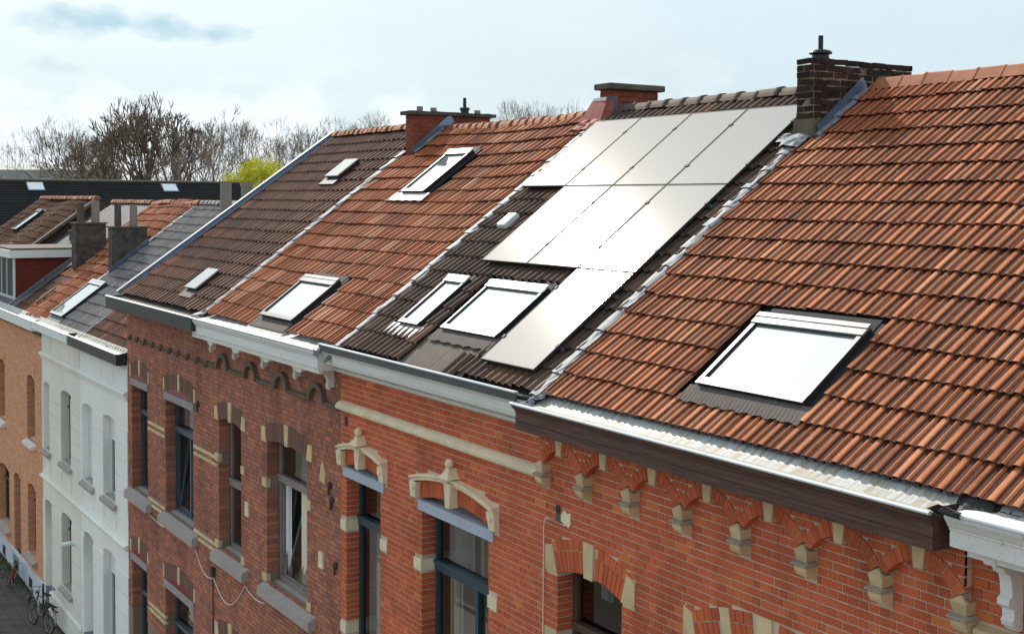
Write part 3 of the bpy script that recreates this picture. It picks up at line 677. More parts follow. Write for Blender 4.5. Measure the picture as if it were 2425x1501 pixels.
# =================================================================== house with brown gutter (right)
def archex(cx, cz, rt, am, zs):
    def e(a, b):
        m = (a + b) / 2
        if m < zs or m - cz >= rt: return None
        h = min(math.sqrt(rt * rt - (m - cz) ** 2), (m - cz) * math.tan(am)); return (cx - h, cx + h)
    return e
H = thing('terraced_house', (2.7, 0, 0), 'orange brick house with dark wooden gutter, arched corbel frieze and orange tiled roof', 'house', 'terraced houses along the street')
hE = H
w1 = (.24, 1.36, 5.1, 7.36, .11); w2 = (2.51, 4.23, 5.1, 7.25, .19)
wall = MB(); slab(wall, 0, 5.43, 0, 9.0, .006, .2, [(w1[0] - .006, w1[1] + .006, w1[2], w1[3] + w1[4] + .006), (w2[0] - .006, w2[1] + .006, w2[2], w2[3] + w2[4] + .006)])
wallE = wall.build('wall', 'mortar_light', H)
ex = []; stones = []
for (a, b, c, d, r), keys in ((w1, [(.70, .92)]), (w2, [(2.78, 2.94), (3.26, 3.48), (3.80, 3.96)])):
    cx, cz, R_, rt, am = arch(H, wallE, a, b, d, r, [(.215, .073), (.118, .105)], 'brick_red', 'mortar_light', key=keys)
    ex += [rect(a, b, c, d + .01), archex(cx, cz, rt + .004, am, d)]
    for k0, k1 in keys:
        q = MB(); ringseg(q, cx, cz, R_ - .03, rt + .01, math.asin((k0 + .018 - cx) / rt), math.asin((k1 - .018 - cx) / rt), -.018, .2, 2); q.build('keystone', 'stone', H)
for poly in ([(.015, 7.36), (.238, 7.36), (.155, 7.655), (.015, 7.62)], [(1.362, 7.36), (1.575, 7.36), (1.575, 7.60), (1.445, 7.655)], [(.015, 6.60), (.238, 6.60), (.238, 6.745), (.015, 6.745)], [(1.362, 6.6), (1.575, 6.6), (1.575, 6.745), (1.362, 6.745)],
             [(2.31, 7.25), (2.508, 7.25), (2.43, 7.555), (2.31, 7.60)], [(4.232, 7.25), (4.43, 7.25), (4.43, 7.60), (4.31, 7.555)], [(1.362, 6.93), (1.43, 6.93), (1.43, 6.99), (1.362, 6.99)]):
    block(H, poly, 'stone'); ex.append(poly_ex(poly))
PT = 5.43 / 7; CZ0 = 114 * CH; RI = .17; spn = PT - .15
for k in range(8): ex.append(rect(k * PT - .078, k * PT + .078, 8.26, 8.56))
lst = courses(0, 5.43, 4.9, CZ0, ex); arcs = []
for k in range(7):
    cxk = (k + .5) * PT; cx, cz, R_, am = arc_geom(cxk - spn / 2, cxk + spn / 2, CZ0, RI); arcs.append((cx, cz, R_, am))
lst += courses(0, 5.43, CZ0, 8.70, [], only=[disc(c[0], c[1], c[2]) for c in arcs])
put_bricks(wallE, lst, 0, 'brick_red', 300)
up = courses(0, 5.43, CZ0, 8.93, [disc(c[0], c[1], c[2] + .112) for c in arcs] + [rect(k * PT - .07, k * PT + .07, 8.4, 8.54) for k in range(8)])
frieze = MB(); n = 140
for i in range(n):
    xa, xb = 5.43 * i / n, 5.43 * (i + 1) / n
    def zext(x):
        c = min(arcs, key=lambda c: abs(c[0] - x)); d = (c[2] + .10) ** 2 - (x - c[0]) ** 2; return c[1] + math.sqrt(max(d, 0))
    za, zb = zext(xa), zext(xb)
    frieze.hexa([(xa, -.077, za), (xb, -.077, zb), (xb, .0, zb), (xa, .0, za), (xa, -.077, 8.95), (xb, -.077, 8.95), (xb, 0, 8.95), (xa, 0, 8.95)])
frz = frieze.build('frieze', 'mortar_light', H)
put_bricks(frz, up, -.085, 'brick_red', 0, deep=.03)
for c in arcs:
    arch(H, frz, c[0] - spn / 2, c[0] + spn / 2, CZ0, RI, [(.108, .064)], 'brick_red', 'mortar_light', key=[(c[0] - .045, c[0] + .045)], y=-.089, deep=.0, spandrel=False, name='frieze_arch_brick')
    q = MB(); q.prism_y([(c[0] - .042, 8.645), (c[0] + .042, 8.645), (c[0] + .058, 8.80), (c[0] - .058, 8.80)], -.108, .0); q.build('keystone', 'stone', H)
for k in range(8):
    x = k * PT + (.03 if k == 0 else -.02 if k == 7 else 0)
    q = MB(); a, b = x - .068, x + .068
    # pitched upper block, then a curved lower block
    q.hexa([(a + .012, -.100, 8.405), (b - .012, -.100, 8.405), (b - .012, .02, 8.405), (a + .012, .02, 8.405), (a, -.122, 8.495), (b, -.122, 8.495), (b, .02, 8.495), (a, .02, 8.495)])
    q.add([(a, -.123, 8.495), (b, -.123, 8.495), (b, -.082, 8.495), (a, -.082, 8.495), (x, -.082, 8.542), (x, -.092, 8.532)], [(0, 1, 5), (0, 5, 4, 3), (1, 2, 4, 5)])
    prof = [(.02, 8.250), (-.030, 8.252), (-.036, 8.264), (-.062, 8.270), (-.095, 8.290), (-.116, 8.325), (-.122, 8.366), (.02, 8.366)]
    q.ext_x(prof, a + .004, b - .004)
    cb = q.build('corbel', 'stone', H)
    q = MB(); q.ext_x([(.02, 8.368), (-.136, 8.368), (-.144, 8.378), (-.144, 8.390), (-.100, 8.403), (.02, 8.403)], x - .082, x + .082); q.build('corbel_shelf', 'stone_shelf', cb)
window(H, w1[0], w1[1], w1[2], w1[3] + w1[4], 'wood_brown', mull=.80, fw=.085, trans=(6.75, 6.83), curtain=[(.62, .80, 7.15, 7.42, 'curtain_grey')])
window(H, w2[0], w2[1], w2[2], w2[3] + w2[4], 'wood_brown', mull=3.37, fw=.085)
# plaster patch, broken hole and cable
q = MB(); q.prism_y([(.30, 7.93), (.44, 7.89), (.475, 7.93), (.475, 8.05), (.41, 8.03), (.36, 8.06), (.30, 8.00)], -.006, .005); q.build('plaster_patch', 'stone_pale', H)
q = MB(); q.lathe([(.05, 0), (.045, .004)], (0, 0, 0), 9); o = q.build('broken_hole', 'black', H); o.rotation_euler = (math.pi / 2, 0, 0); o.location = (.245, -.004, 8.045)
q = MB(); q.prism_y([(.19, 7.93), (.30, 7.90), (.30, 8.03), (.22, 8.02)], -.005, .004); q.build('mortar_scar', 'stone_grey', H)
# box gutter
g = MB(); g.ext_x([(-.0, 9.245), (-.075, 9.222), (-.16, 9.168), (-.245, 9.137)], .0, 5.40, closed=False)
gut = g.build('gutter', 'zinc_stain', H)
g = MB(); g.ext_x([(-.243, 9.139), (-.29, 9.128), (-.37, 9.127), (-.402, 9.132)], .0, 5.40, closed=False); g.build('gutter_bed', 'zinc_bed', gut)
g = MB(); g.ext_x([(-.400, 9.13), (-.425, 9.165)], .0, 5.40, closed=False); g.build('gutter_lip', 'zinc', gut)
for a, b in ((-.03, 1.33), (1.335, 3.1), (3.105, 4.62), (4.625, 5.415)):
    g = MB(); g.ext_x([(-.418, 9.160), (-.418, 9.176), (-.430, 9.184), (-.450, 9.182), (-.458, 9.172), (-.455, 9.158), (-.44, 9.152)], a, b); g.build('gutter_rim', 'rim', gut, smooth=False)
fas = MB(); fas.ext_x([(-.450, 9.154), (-.443, 9.145), (-.425, 9.118), (-.400, 9.098), (-.392, 9.075), (-.385, 9.07), (-.385, 8.985), (-.350, 8.985), (-.350, 9.14)], -.005, 5.40)
f1 = fas.build('fascia', 'wood_dark', H)
q = MB(); q.box(-.004, 5.40, -.388, -.352, 8.945, 8.982); q.box(-.004, 5.40, -.386, -.352, 8.893, 8.943); q.build('fascia_board', 'wood_dark', f1)
q = MB(); q.prism_y([(0, 0)] * 3, 0, 0) if False else None
q = MB(); q.add([(5.405, y, z) for y, z in [(-.450, 9.154), (-.400, 9.09), (-.386, 9.06), (-.386, 8.893), (.0, 8.893), (.0, 9.2), (-.3, 9.2)]], [(0, 1, 2, 3, 4, 5, 6)]); q.build('fascia_end', 'wood_dark', f1)
q = MB(); q.box(0, 5.40, -.384, .0, 8.895, 8.91); q.build('soffit', 'wood_dark', f1)
fr = MB(); n = 170; vs = []
for i in range(n + 1):
    x = .03 + 5.36 * i / n; u = .018 * math.sin(i * 2.1) * RND.uniform(.4, 1.2)
    vs += [(x, -.025, 9.252 + u * .3), (x + RND.gauss(0, .004), -.060, 9.235 + u * .6), (x + RND.gauss(0, .004), -.082 + RND.gauss(0, .005), 9.222 + u * .35)]
fr.add(vs, [(3 * i + j, 3 * i + 3 + j, 3 * i + 4 + j, 3 * i + 1 + j) for i in range(n) for j in range(2)]); fr.build('crimped_lead_strip', 'zinc', gut)
q = MB(); q.lathe([(.048, 0), (.045, .004)], (.30, -.28, 9.131), 14); q.build('outlet_hole', 'black', gut)
for x, s in ((3.35, .030), (3.02, .014), (3.6, .012)):
    q = MB(); n = 9; q.lathe([(s, 0), (s * 1.1, s * .3), (s * .7, s * .7), (s * .2, s * .8)], (x, -.34, 9.128), 8); q.build('moss_clump', 'moss', gut)
# lead patches and black hose where the two gutters meet
def sheets(parent, pts, m, name='lead_patch'):
    for p in pts:
        q = MB(); n = 5; c = Vector(p[0]); u = Vector(p[1]); v = Vector(p[2]); nn = u.cross(v).normalized()
        vs = [c + u * (i / (n - 1)) + v * (j / (n - 1)) + nn * (RND.gauss(0, .010) + .03 * math.sin(3.1 * i / (n - 1))) for j in range(n) for i in range(n)]
        q.add(vs, [(j * n + i, j * n + i + 1, (j + 1) * n + i + 1, (j + 1) * n + i) for j in range(n - 1) for i in range(n - 1)]); q.build(name, m, parent)
sheets(H, [((-.12, -.16, 9.23), (.22, -.01, .0), (.02, .12, .06)), ((-.05, -.26, 9.15), (.16, .02, .02), (.0, .12, .07)), ((.05, -.20, 9.17), (.15, .02, .04), (.0, .10, .08)), ((-.04, -.37, 9.10), (.16, .02, -.01), (.02, .14, .05))], 'lead')
q = MB(); q.tube([(-.42, -.34, 9.22), (-.30, -.33, 9.225), (-.08, -.24, 9.20), (.0, -.19, 9.19)], [.038, .038, .036, .030], 10); q.build('black_hose', 'black', H)
roofE = roof_deck(H, RF, -.02, 5.43, 5.80)
def skipE(cx, t, x0, x1, tt):
    return (2.03 < cx < 3.58 and .40 < t < 1.62) or (cx < .30 and t > 4.62)
def pickE(x, t):
    if t > 4.75 and x < 1.9 + RND.uniform(-.3, .3): return 'tile_new'
    return 'tile_e'
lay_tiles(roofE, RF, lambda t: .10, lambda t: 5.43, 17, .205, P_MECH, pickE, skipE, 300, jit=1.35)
ridge(roofE, .40, 5.43, 4.60, 12.735, .37, .100, 'ridge_e', 'angle')
skylight(H, RF, 2.13, 3.50, .52, 1.52, n=.08, fw=.06, top=.13, apron=(2.02, 3.60, .30, .05), am='zinc_blue', bottom=.075, label='large tilted roof window with dark metal surround')
flashing(H, RF, .02, -.06, 4.66, m='lead', w=.92)
# chimney of the brown-gutter house
ch = MB(); ch.box(-.10, .225, 3.66, 5.42, 11.5, 12.30); ch.box(-.06, .218, 3.68, 5.40, 12.30, 12.955)
chim = ch.build('chimney', 'mortar_chim', H, label='crumbling dark brick chimney with pale mortar')
def chim_bricks(parent, x0, x1, y0, y1, z0, z1, m, nm=300, rough=.008, top_ragged=True, course=.0815, bl=.225):
    mb0 = MB(); mb0.box(0, 1, 0, 1, 0, 1); me = mb0.mesh('brick', m); k = 0; z = z0
    while z < z1 - .02:
        for side in ('f', 'r'):
            a, b = (x0, x1) if side == 'f' else (y0, y1); st = (bl / 2 if (k % 2) == (side == 'f') else 0); p = a - st
            while p < b - .01:
                l, r = max(p, a), min(p + bl, b); p += bl
                if r - l < .03: continue
                if top_ragged and z > z1 - course * 1.2 and side == 'r' and l > y0 + .9 and RND.random() < .4: continue
                o = bpy.data.objects.new('brick', me); COL.objects.link(o); o.parent = parent; d = RND.uniform(-rough, rough); gp = .012 + (RND.uniform(.0, .010) if rough > .005 else 0); h = course - gp
                if side == 'f': o.location = (l + .006, y0 - .010 - d, z); o.scale = (r - l - gp, .05, h)
                else: o.location = (x1 - .040 + d, l + .006, z); o.scale = (.05, r - l - gp, h)
                k_ = .035 if rough > .005 else 0; o.rotation_euler = (RND.gauss(0, k_), RND.gauss(0, k_), RND.gauss(0, k_))
        z += course; k += 1
chim_bricks(chim, -.06, .222, 3.68, 5.40, 12.31, 12.985, 'brick_dark', rough=.010)
q = MB(); q.box(-.085, .235, 3.645, 3.80, 12.0, 12.295); q.build('cement_skirt', 'concrete', chim)
q = MB(); q.add([RF.p(.256, 4.82, .02), RF.p(.256, 5.82, .02), RF.p(.256, 5.82, .16), RF.p(.256, 4.82, .13)], [(0, 1, 2, 3)]); q.build('side_flashing', 'alu', chim)
flashing(H, RF, .30, 4.72, 5.70, m='lead', w=.55)
sheets(H, [((-.35, 3.50, 12.02), (.36, -.02, -.01), (-.02, .16, .10)), ((-.10, 3.42, 11.98), (.30, .02, -.03), (0, .22, .14))], 'lead')
q = MB(); q.lathe([(.118, 0), (.112, .04), (.098, .125), (.094, .13)], (.085, 3.92, 12.975), 20); pot = q.build('flue_cowl', 'flue_black', chim, smooth=False)
q = MB(); q.lathe([(.125, .118), (.138, .122), (.140, .138), (.125, .158), (.08, .172), (.03, .176)], (.085, 3.92, 12.975), 20); q.lathe([(.031, .17), (.031, .345)], (.085, 3.92, 12.975), 12); q.build('flue_cap', 'flue_black', pot)
q = MB(); q.tube([(.0, -.025, 5.0), (.004, -.025, 7.0), (.0, -.022, 7.80), (.02, -.022, 7.90), (.05, -.022, 7.915), (.40, -.02, 7.905)], .0065, 6); q.build('wall_cable', 'cable', None, label='thin white cable running down between the two orange brick houses', category='cable', group='cables on the walls')

# =================================================================== last house at the right edge
H = thing('terraced_house', (7.2, 0, 0), 'house at the right edge with peeling white cornice and bracket', 'house', 'terraced houses along the street')
wall = MB(); slab(wall, 5.43, 9.2, 0, 9.0, .010, .2, []); wl_ = wall.build('wall', 'mortar_light', H)
put_bricks(wl_, courses(5.43, 8.0, 7.9, 8.95, [rect(5.45, 9.2, 8.26, 8.36)]), 0, 'brick_red', 300)
q = MB(); q.ext_x([(.02, 8.26), (-.05, 8.27), (-.075, 8.30), (-.07, 8.33), (.02, 8.355)], 5.50, 9.2); q.build('stone_band', 'stone', H)
q = MB(); q.ext_x([(-.43, 9.185), (-.425, 9.160), (-.40, 9.125), (-.385, 9.10), (-.372, 9.09), (-.372, 9.075), (-.36, 9.07), (-.36, 8.955), (.0, 8.955), (.0, 9.185)], 5.52, 9.2); cor = q.build('cornice', 'white_peel', H)
q = MB(); q.ext_x([(-.0, 9.25), (-.09, 9.205), (-.14, 9.13), (-.20, 9.105), (-.37, 9.11), (-.41, 9.19)], 5.70, 9.2, closed=False); q2 = q.build('gutter', 'zinc_stain', H)
q = MB(); q.tube([(5.66, -.425, 9.20), (9.2, -.425, 9.20)], .021, 10); q.build('gutter_rim', 'rim', q2)
q = MB(); q.lathe([(.062, 0), (.058, .006)], (6.12, -.26, 9.112), 16); q.build('outlet_hole', 'black', q2)
q = MB(); q.lathe([(.078, 0), (.076, .003)], (6.12, -.26, 9.110), 16); q.build('outlet_collar', 'lead', q2)
q = MB(); vs = []
for j in range(7):
    f = j / 6; y = -.46 + .46 * f; z = 9.205 - .075 * math.sin(math.pi * min(1, f * 1.15)) + (.10 * f if f > .7 else 0) * .5
    for i in range(4): vs.append((5.40 + .30 * i / 3 + .03 * math.sin(j), y, z + .035 * math.sin(math.pi * i / 3) + (0.02 if i == 1 else 0)))
q.add(vs, [(j * 4 + i, j * 4 + i + 1, j * 4 + 5 + i, j * 4 + 4 + i) for j in range(6) for i in range(3)]); q.build('rubber_joint', 'black', q2)
q = MB(); q.tube([(5.47, -.40, 9.205), (5.53, -.445, 9.215), (5.66, -.43, 9.20)], [.02, .03, .026], 8); q.build('rubber_collar', 'black', q2)
fr = MB(); n = 90; vs = []
for i in range(n + 1):
    x = 5.72 + 3.4 * i / n; u = .018 * math.sin(i * 2.1) * RND.uniform(.4, 1.2)
    vs += [(x, -.030, 9.255 + u * .3), (x, -.075, 9.228 + u * .8), (x, -.098 + RND.gauss(0, .006), 9.205 + u * .5)]
fr.add(vs, [(3 * i + j, 3 * i + 3 + j, 3 * i + 4 + j, 3 * i + 1 + j) for i in range(n) for j in range(2)]); fr.build('crimped_lead_strip', 'zinc', q2)
def scroll_bracket(house, x, w, ztop, zbot, m, fancy=False):
    q = MB(); h = ztop - zbot
    if fancy: prof = [(.0, ztop), (-.30, ztop), (-.315, ztop - .03), (-.30, ztop - .07), (-.25, ztop - .085), (-.22, ztop - .09), (-.20, ztop - .13), (-.15, ztop - .15), (-.13, ztop - .20), (-.12, ztop - .30), (-.15, ztop - .32), (-.155, ztop - .36), (-.12, ztop - .385), (-.10, ztop - .39), (-.095, ztop - .46), (-.115, ztop - .475), (-.10, ztop - .51), (-.05, zbot), (.0, zbot)]
    else: prof = [(.0, ztop), (-.27, ztop), (-.285, ztop - .018), (-.27, ztop - .04), (-.215, ztop - .05), (-.17, ztop - .062), (-.125, ztop - .10), (-.10, ztop - .15), (-.09, ztop - .21), (-.10, ztop - .225), (-.105, ztop - .26), (-.085, ztop - .31), (-.05, zbot), (.0, zbot)]
    q.ext_x(prof, x - w / 2, x + w / 2); return q.build('bracket', m, house)
scroll_bracket(H, 5.80, .095, 8.952, 8.40, 'white_peel', True); scroll_bracket(H, 7.6, .095, 8.952, 8.40, 'white_peel', True)
q = MB(); q.box(5.62, 9.2, -.30, -.26, 8.90, 8.953); q.build('valance', 'white_peel', H)
rf = roof_deck(H, RF, 5.43, 9.2, 5.80)
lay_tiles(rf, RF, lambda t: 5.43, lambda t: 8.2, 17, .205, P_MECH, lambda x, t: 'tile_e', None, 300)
ridge(rf, 5.43, 8.2, 4.60, 12.735, .37, .100, 'ridge_e', 'angle')

# =================================================================== house with the solar panels
H = thing('terraced_house', (-2.6, 0, 0), 'orange brick house with cream window hoods under the dark roof carrying the panels', 'house', 'terraced houses along the street')
hD = H
dw = ((-5.08, -3.99), (-2.81, -1.18))
wall = MB(); slab(wall, XD, 0, 0, 9.05, .006, .2, [(a - .006, b + .006, 3.6, 7.40) for a, b in dw] + [(-5.10, -3.93, 7.46, 7.63), (-2.85, -1.09, 7.46, 7.655)]); wallD = wall.build('wall', 'mortar_light', H)
ex = [rect(XD, 0, 8.315, 8.435)]
for i, (a, b) in enumerate(dw):
    ex.append(rect(a, b, 3.6, 7.40)); lx0, lx1 = a - .075, b + .125
    q = MB(); q.box(lx0, lx1, -.022, .18, 7.385, 7.515); q.build('lintel', 'lintel_blue', H); ex.append(rect(lx0, lx1, 7.385, 7.53))
    hx0, hx1 = (XD + .01, -3.78) if i == 0 else (-3.0, -.94)
    hb = [hx0 + .17, hx1 - .17]; c = (hx0 + hx1) / 2
    # brick infill of the hood: a shallow relieving arch of soldiers
    cx, cz, R_, rt, am = arch(H, wallD, hb[0] - .02, hb[1] + .02, 7.535, .115 if i else .09, [(.225, .072)], 'brick_red', 'mortar_light', key=[(c - .085, c + .085)], spandrel=True, y=-.006, deep=.12)
    q = MB(); q.box(hb[0] - .1, hb[1] + .1, .18, .20, 7.42, 7.70); q.build('tympanum', 'mortar_dark', H)
    ex.append(rect(hx0, hx1, 7.53, 7.76)); ex.append(archex(cx, cz, rt + .08, am * 1.07, 7.7))
    hood = MB()
    for (r0, r1, y0) in ((rt - .005, rt + .045, -.075), (rt + .045, rt + .075, -.105)): ringseg(hood, cx, cz, r0, r1, -am * 1.06, am * 1.06, y0, .02, 16)
    for s in (-1, 1):
        xo = hx0 if s < 0 else hx1; xi = xo - s * .165; xm = xo - s * .125
        hood.hexa([(min(xo, xm), -.07, 7.54), (max(xo, xm), -.07, 7.54), (max(xo, xm), .02, 7.54), (min(xo, xm), .02, 7.54), (min(xo, xi), -.085, 7.745), (max(xo, xi), -.085, 7.745), (max(xo, xi), .02, 7.745), (min(xo, xi), .02, 7.745)])
        sc = [(xo - s * .085 + .045 * math.cos(t * .9), 7.685 + .045 * math.sin(t * .9)) for t in range(7)]
        hood.prism_y(sc, -.10, -.07)
    hd = hood.build('window_hood', 'stone_pale', H)
    q = MB(); q.prism_y([(c - .05, 7.60), (c + .05, 7.60), (c + .085, 7.90), (c - .085, 7.90)], -.11, .02); q.build('keystone', 'stone_pale', hd)
    q = MB(); zt = rt + cz + .055
    q.hexa([(c - .075, -.16, zt), (c + .075, -.16, zt), (c + .075, .0, zt), (c - .075, .0, zt), (c - .11, -.18, zt + .035), (c + .11, -.18, zt + .035), (c + .11, .0, zt + .035), (c - .11, .0, zt + .035)])
    prev = (.125, .035)
    for w_, z_ in ((.085, .065), (.055, .105), (.036, .155)):
        a0, a1 = prev[0], w_; q.hexa([(c - a0, -.08 - a0 * .8, zt + prev[1]), (c + a0, -.08 - a0 * .8, zt + prev[1]), (c + a0, .0, zt + prev[1]), (c - a0, .0, zt + prev[1]), (c - a1, -.08 - a1 * .8, zt + z_), (c + a1, -.08 - a1 * .8, zt + z_), (c + a1, -.0, zt + z_), (c - a1, -.0, zt + z_)]); prev = (w_, z_)
    q.build('finial', 'stone_pale', hd)
    q = MB(); q.lathe([(.02, -.058), (.044, -.04), (.058, 0), (.044, .04), (.018, .055)], (c, -.08, zt + .205), 14); q.build('finial_ball', 'stone_pale', hd, smooth=True)
    for x0, x1 in ((a - .20 if i else XD + .01, a - .001), (b + .001, b + .20)):
        for z0 in (6.605, 5.13):
            rblock(H, x0, x1, z0, z0 + .145, 'stone_pale', -.012, .19); ex.append(rect(x0, x1, z0, z0 + .15))
put_bricks(wallD, courses(XD, 0, 4.2, 8.95, ex, phase=1), 0, 'brick_red', 300)
for i, (x0, x1) in enumerate(((XD - .02, -4.86), (-4.857, -3.7), (-3.697, -2.2), (-2.197, -1.0), (-.997, .02))):
    q = MB(); q.ext_x([(.03, 8.31), (-.05, 8.318), (-.078, 8.345), (-.082, 8.375), (-.06, 8.405), (-.02, 8.43), (.03, 8.44)], x0, x1); q.build('stone_band', 'stone_pale', H)
window(H, dw[0][0], dw[0][1], 3.6, 7.40, 'frame_teal', trans=(6.70, 6.81), fw=.05, curtain=[(-4.95, -4.0, 3.7, 6.65, 'curtain_grey'), (-4.25, -4.05, 6.8, 7.4, 'curtain_grey')])  # full-width grey curtain added in place of the grey reflections on the pane
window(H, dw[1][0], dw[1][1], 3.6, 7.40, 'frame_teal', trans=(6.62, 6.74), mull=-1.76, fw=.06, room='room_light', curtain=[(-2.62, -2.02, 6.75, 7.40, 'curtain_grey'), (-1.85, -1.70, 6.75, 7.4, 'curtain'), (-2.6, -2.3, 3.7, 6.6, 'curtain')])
q = MB(); q.ext_x([(-.055, 8.855), (-.085, 8.86), (-.10, 8.875), (-.10, 8.905), (-.075, 8.915), (-.075, 8.935), (-.15, 8.94), (-.16, 8.96), (-.16, 8.99), (.02, 8.99), (.02, 8.855)], XD + .02, -.005); q.build('cornice_moulding', 'white_warm', H)
q = MB(); q.ext_x([(-.27, 8.992), (-.275, 9.015), (-.285, 9.03), (-.285, 9.115), (-.30, 9.13), (-.325, 9.15), (-.335, 9.165), (-.335, 9.178), (.02, 9.178), (.02, 8.992)], XD - .02, -.005); cor = q.build('cornice', 'white', H)
q = MB(); q.box(XD + .1, -.02, -.385, -.36, 9.182, 9.270); gD = q.build('gutter', 'zinc_dark', H)
q = MB(); q.box(XD + .1, -.02, -.40, -.345, 9.272, 9.286); q.build('gutter_rim', 'rim', gD)
q = MB(); q.ext_x([(.0, 9.215), (-.10, 9.19), (-.355, 9.187), (-.358, 9.268)], XD + .1, -.02, closed=False); q.build('gutter_bed', 'underlay', gD)
q = MB(); q.prism_y([(-5.14, 8.22), (-5.04, 8.24), (-5.04, 8.12), (-5.10, 8.10)], -.007, .002); q.build('missing_brick', 'black', H)
roofD = roof_deck(H, RF, -5.02, 0, 5.80)
def skipD(cx, t, x0, x1, tt):
    if -4.6 < cx < -.55 and 3.7 < t < 5.15: return True
    if -3.4 < cx < -.55 and 2.15 < t < 3.7: return True
    if -4.2 < cx < -3.5 and .52 < t < 1.6: return True
    if -3.10 < cx < -1.52 and .52 < t < 1.62: return True
    return -3.2 < cx < -1.66 and t < .52
lay_tiles(roofD, RF, lambda t: -4.98, lambda t: -.06, 17, .30, P_D, lambda x, t: 'tile_d', skipD, 300, jit=1.6)
q = MB()
for i in range(2):
    x = -2.02 + .15 * i; vs = []
    for k, (a, h) in enumerate(P_D[:8]): vs += [RF.p(x + a * 1.0, -.06, h + .03), RF.p(x + a, .33, h + .02)]
    q.add(vs, [(2 * k, 2 * k + 2, 2 * k + 3, 2 * k + 1) for k in range(7)])
q.build('loose_tile', 'tile_d', roofD)
for x0, x1 in ((-3.28, -2.42), (-2.41, -1.62)):
    q = MB(); RF.hexa(q, x0, x1, -.10, .55, -.012, .012); q.build('roof_felt', 'underlay', roofD)
ridge(roofD, -4.75, -.06, 4.58, 12.70, .40, .115, 'ridge_d', 'round', r1=1.10)
skylight(H, RF, -4.12, -3.58, .60, 1.59, n=.075, fw=.045, top=.12, apron=(-4.30, -3.42, .37, .09), am='zinc', frame='frame_white', label='narrow roof window beside the larger one')
skylight(H, RF, -2.98, -1.65, .63, 1.58, n=.075, fw=.045, top=.12, apron=(-3.08, -1.58, .42, .07), am='zinc_blue', frame='frame_white', label='wide white-framed roof window below the solar panels')
q = MB(); RF.hexa(q, -4.37, -4.15, 2.72, 3.02, .02, .115); v_ = q.build('roof_vent', 'plastic_w', H); v_.modifiers.new('bevel', 'BEVEL').width = .02
flashing(H, RF, -5.03, -.05, 5.6, m='lead', w=1.0)
q = MB(); RF.hexa(q, -5.05, -4.95, -.34, -.02, .0, .03); q.build('lead_apron', 'lead', H)
# chimney at the ridge
ch = MB(); ch.box(-5.24, -4.96, 4.50, 5.44, 12.0, 13.055); cD = ch.build('chimney', 'brick_chim', H, label='small brick chimney with thick mossy concrete cap')
chim_bricks(cD, -5.24, -4.955, 4.50, 5.44, 12.55, 13.05, 'brick_chim', rough=.003, top_ragged=False)
q = MB(); q.box(-5.32, -4.88, 4.42, 5.54, 13.06, 13.16); o = q.build('chimney_cap', 'concrete', cD); b = o.modifiers.new('bevel', 'BEVEL'); b.width = .02; b.segments = 2
q = MB(); q.hexa([(-5.48, 4.22, 12.50), (-4.90, 4.22, 12.48), (-4.85, 4.50, 12.6), (-5.42, 4.50, 12.6), (-5.30, 4.42, 12.93), (-4.93, 4.42, 12.93), (-4.93, 4.52, 12.95), (-5.30, 4.52, 12.95)]); q.build('red_flashing', 'red_lead', cD)
sheets(cD, [((-5.45, 4.05, 12.40), (.28, .0, .0), (.05, .22, .16)), ((-5.20, 4.05, 12.40), (.30, .0, .0), (.03, .24, .18))], 'red_lead', 'red_flashing')
q = MB(); q.hexa([(-5.29, 4.395, 12.83), (-4.96, 4.395, 12.84), (-4.96, 4.41, 12.84), (-5.29, 4.41, 12.83), (-5.29, 4.40, 12.925), (-4.955, 4.40, 12.935), (-4.955, 4.415, 12.935), (-5.29, 4.415, 12.925)]); q.build('white_patch', 'white', cD)
q = MB(); q.box(-4.95, -4.925, 4.43, 4.62, 12.62, 12.955); q.build('side_flashing', 'zinc_dark', cD)

# solar panels: each one lies on the roof on rails
XE = [-4.83, -3.685, -2.54, -1.395, -.25]; SE = [.21, 1.925, 3.645]
words = {(0, 2): 'leftmost panel of the top row', (1, 2): 'second panel of the top row from the left', (2, 2): 'third panel of the top row from the left', (3, 2): 'rightmost panel of the top row by the dark chimney',
         (1, 1): 'leftmost panel of the middle row of three', (2, 1): 'middle panel of the row of three', (3, 1): 'rightmost panel of the middle row of three', (3, 0): 'single lowest panel beside the white-framed roof window'}
for (c, r), lab in words.items():
    x0, x1 = XE[c] + .011, XE[c + 1] - .011; t0 = SE[r] + .008; t1 = t0 + 1.702
    base = RF.p((x0 + x1) / 2, t0, .09)
    T = thing('solar_panel', base, 'pale reflecting solar panel, ' + lab, 'solar panel', 'solar panels on the dark roof')
    q = MB(); e = .012
    for a, b, s0, s1 in ((x0, x0 + e, t0, t1), (x1 - e, x1, t0, t1), (x0 + e, x1 - e, t0, t0 + e), (x0 + e, x1 - e, t1 - e, t1)): RF.hexa(q, a, b, s0, s1, .088, .125)
    q.build('frame', 'pv_frame', T)
    q = MB(); RF.hexa(q, x0 + e, x1 - e, t0 + e, t1 - e, .100, .1225); q.build('glass', 'pv', T)
    for s in (.38, 1.30):
        for xx in ((x0, x1) if c in (0, 3) else (x1,)):
            q = MB(); RF.hexa(q, xx - .02, xx + .02, t0 + s, t0 + s + .05, .1255, .134); q.build('clamp', 'pv_frame', T)
for r, (a, b) in enumerate(((-1.36, -.22), (-3.70, -.22), (-4.86, -.22))):
    for s in (.40, 1.32):
        q = MB(); RF.hexa(q, a, b, SE[r] + s, SE[r] + s + .04, .05, .086)
        q.build('mounting_rail', 'zinc_dark', roofD)
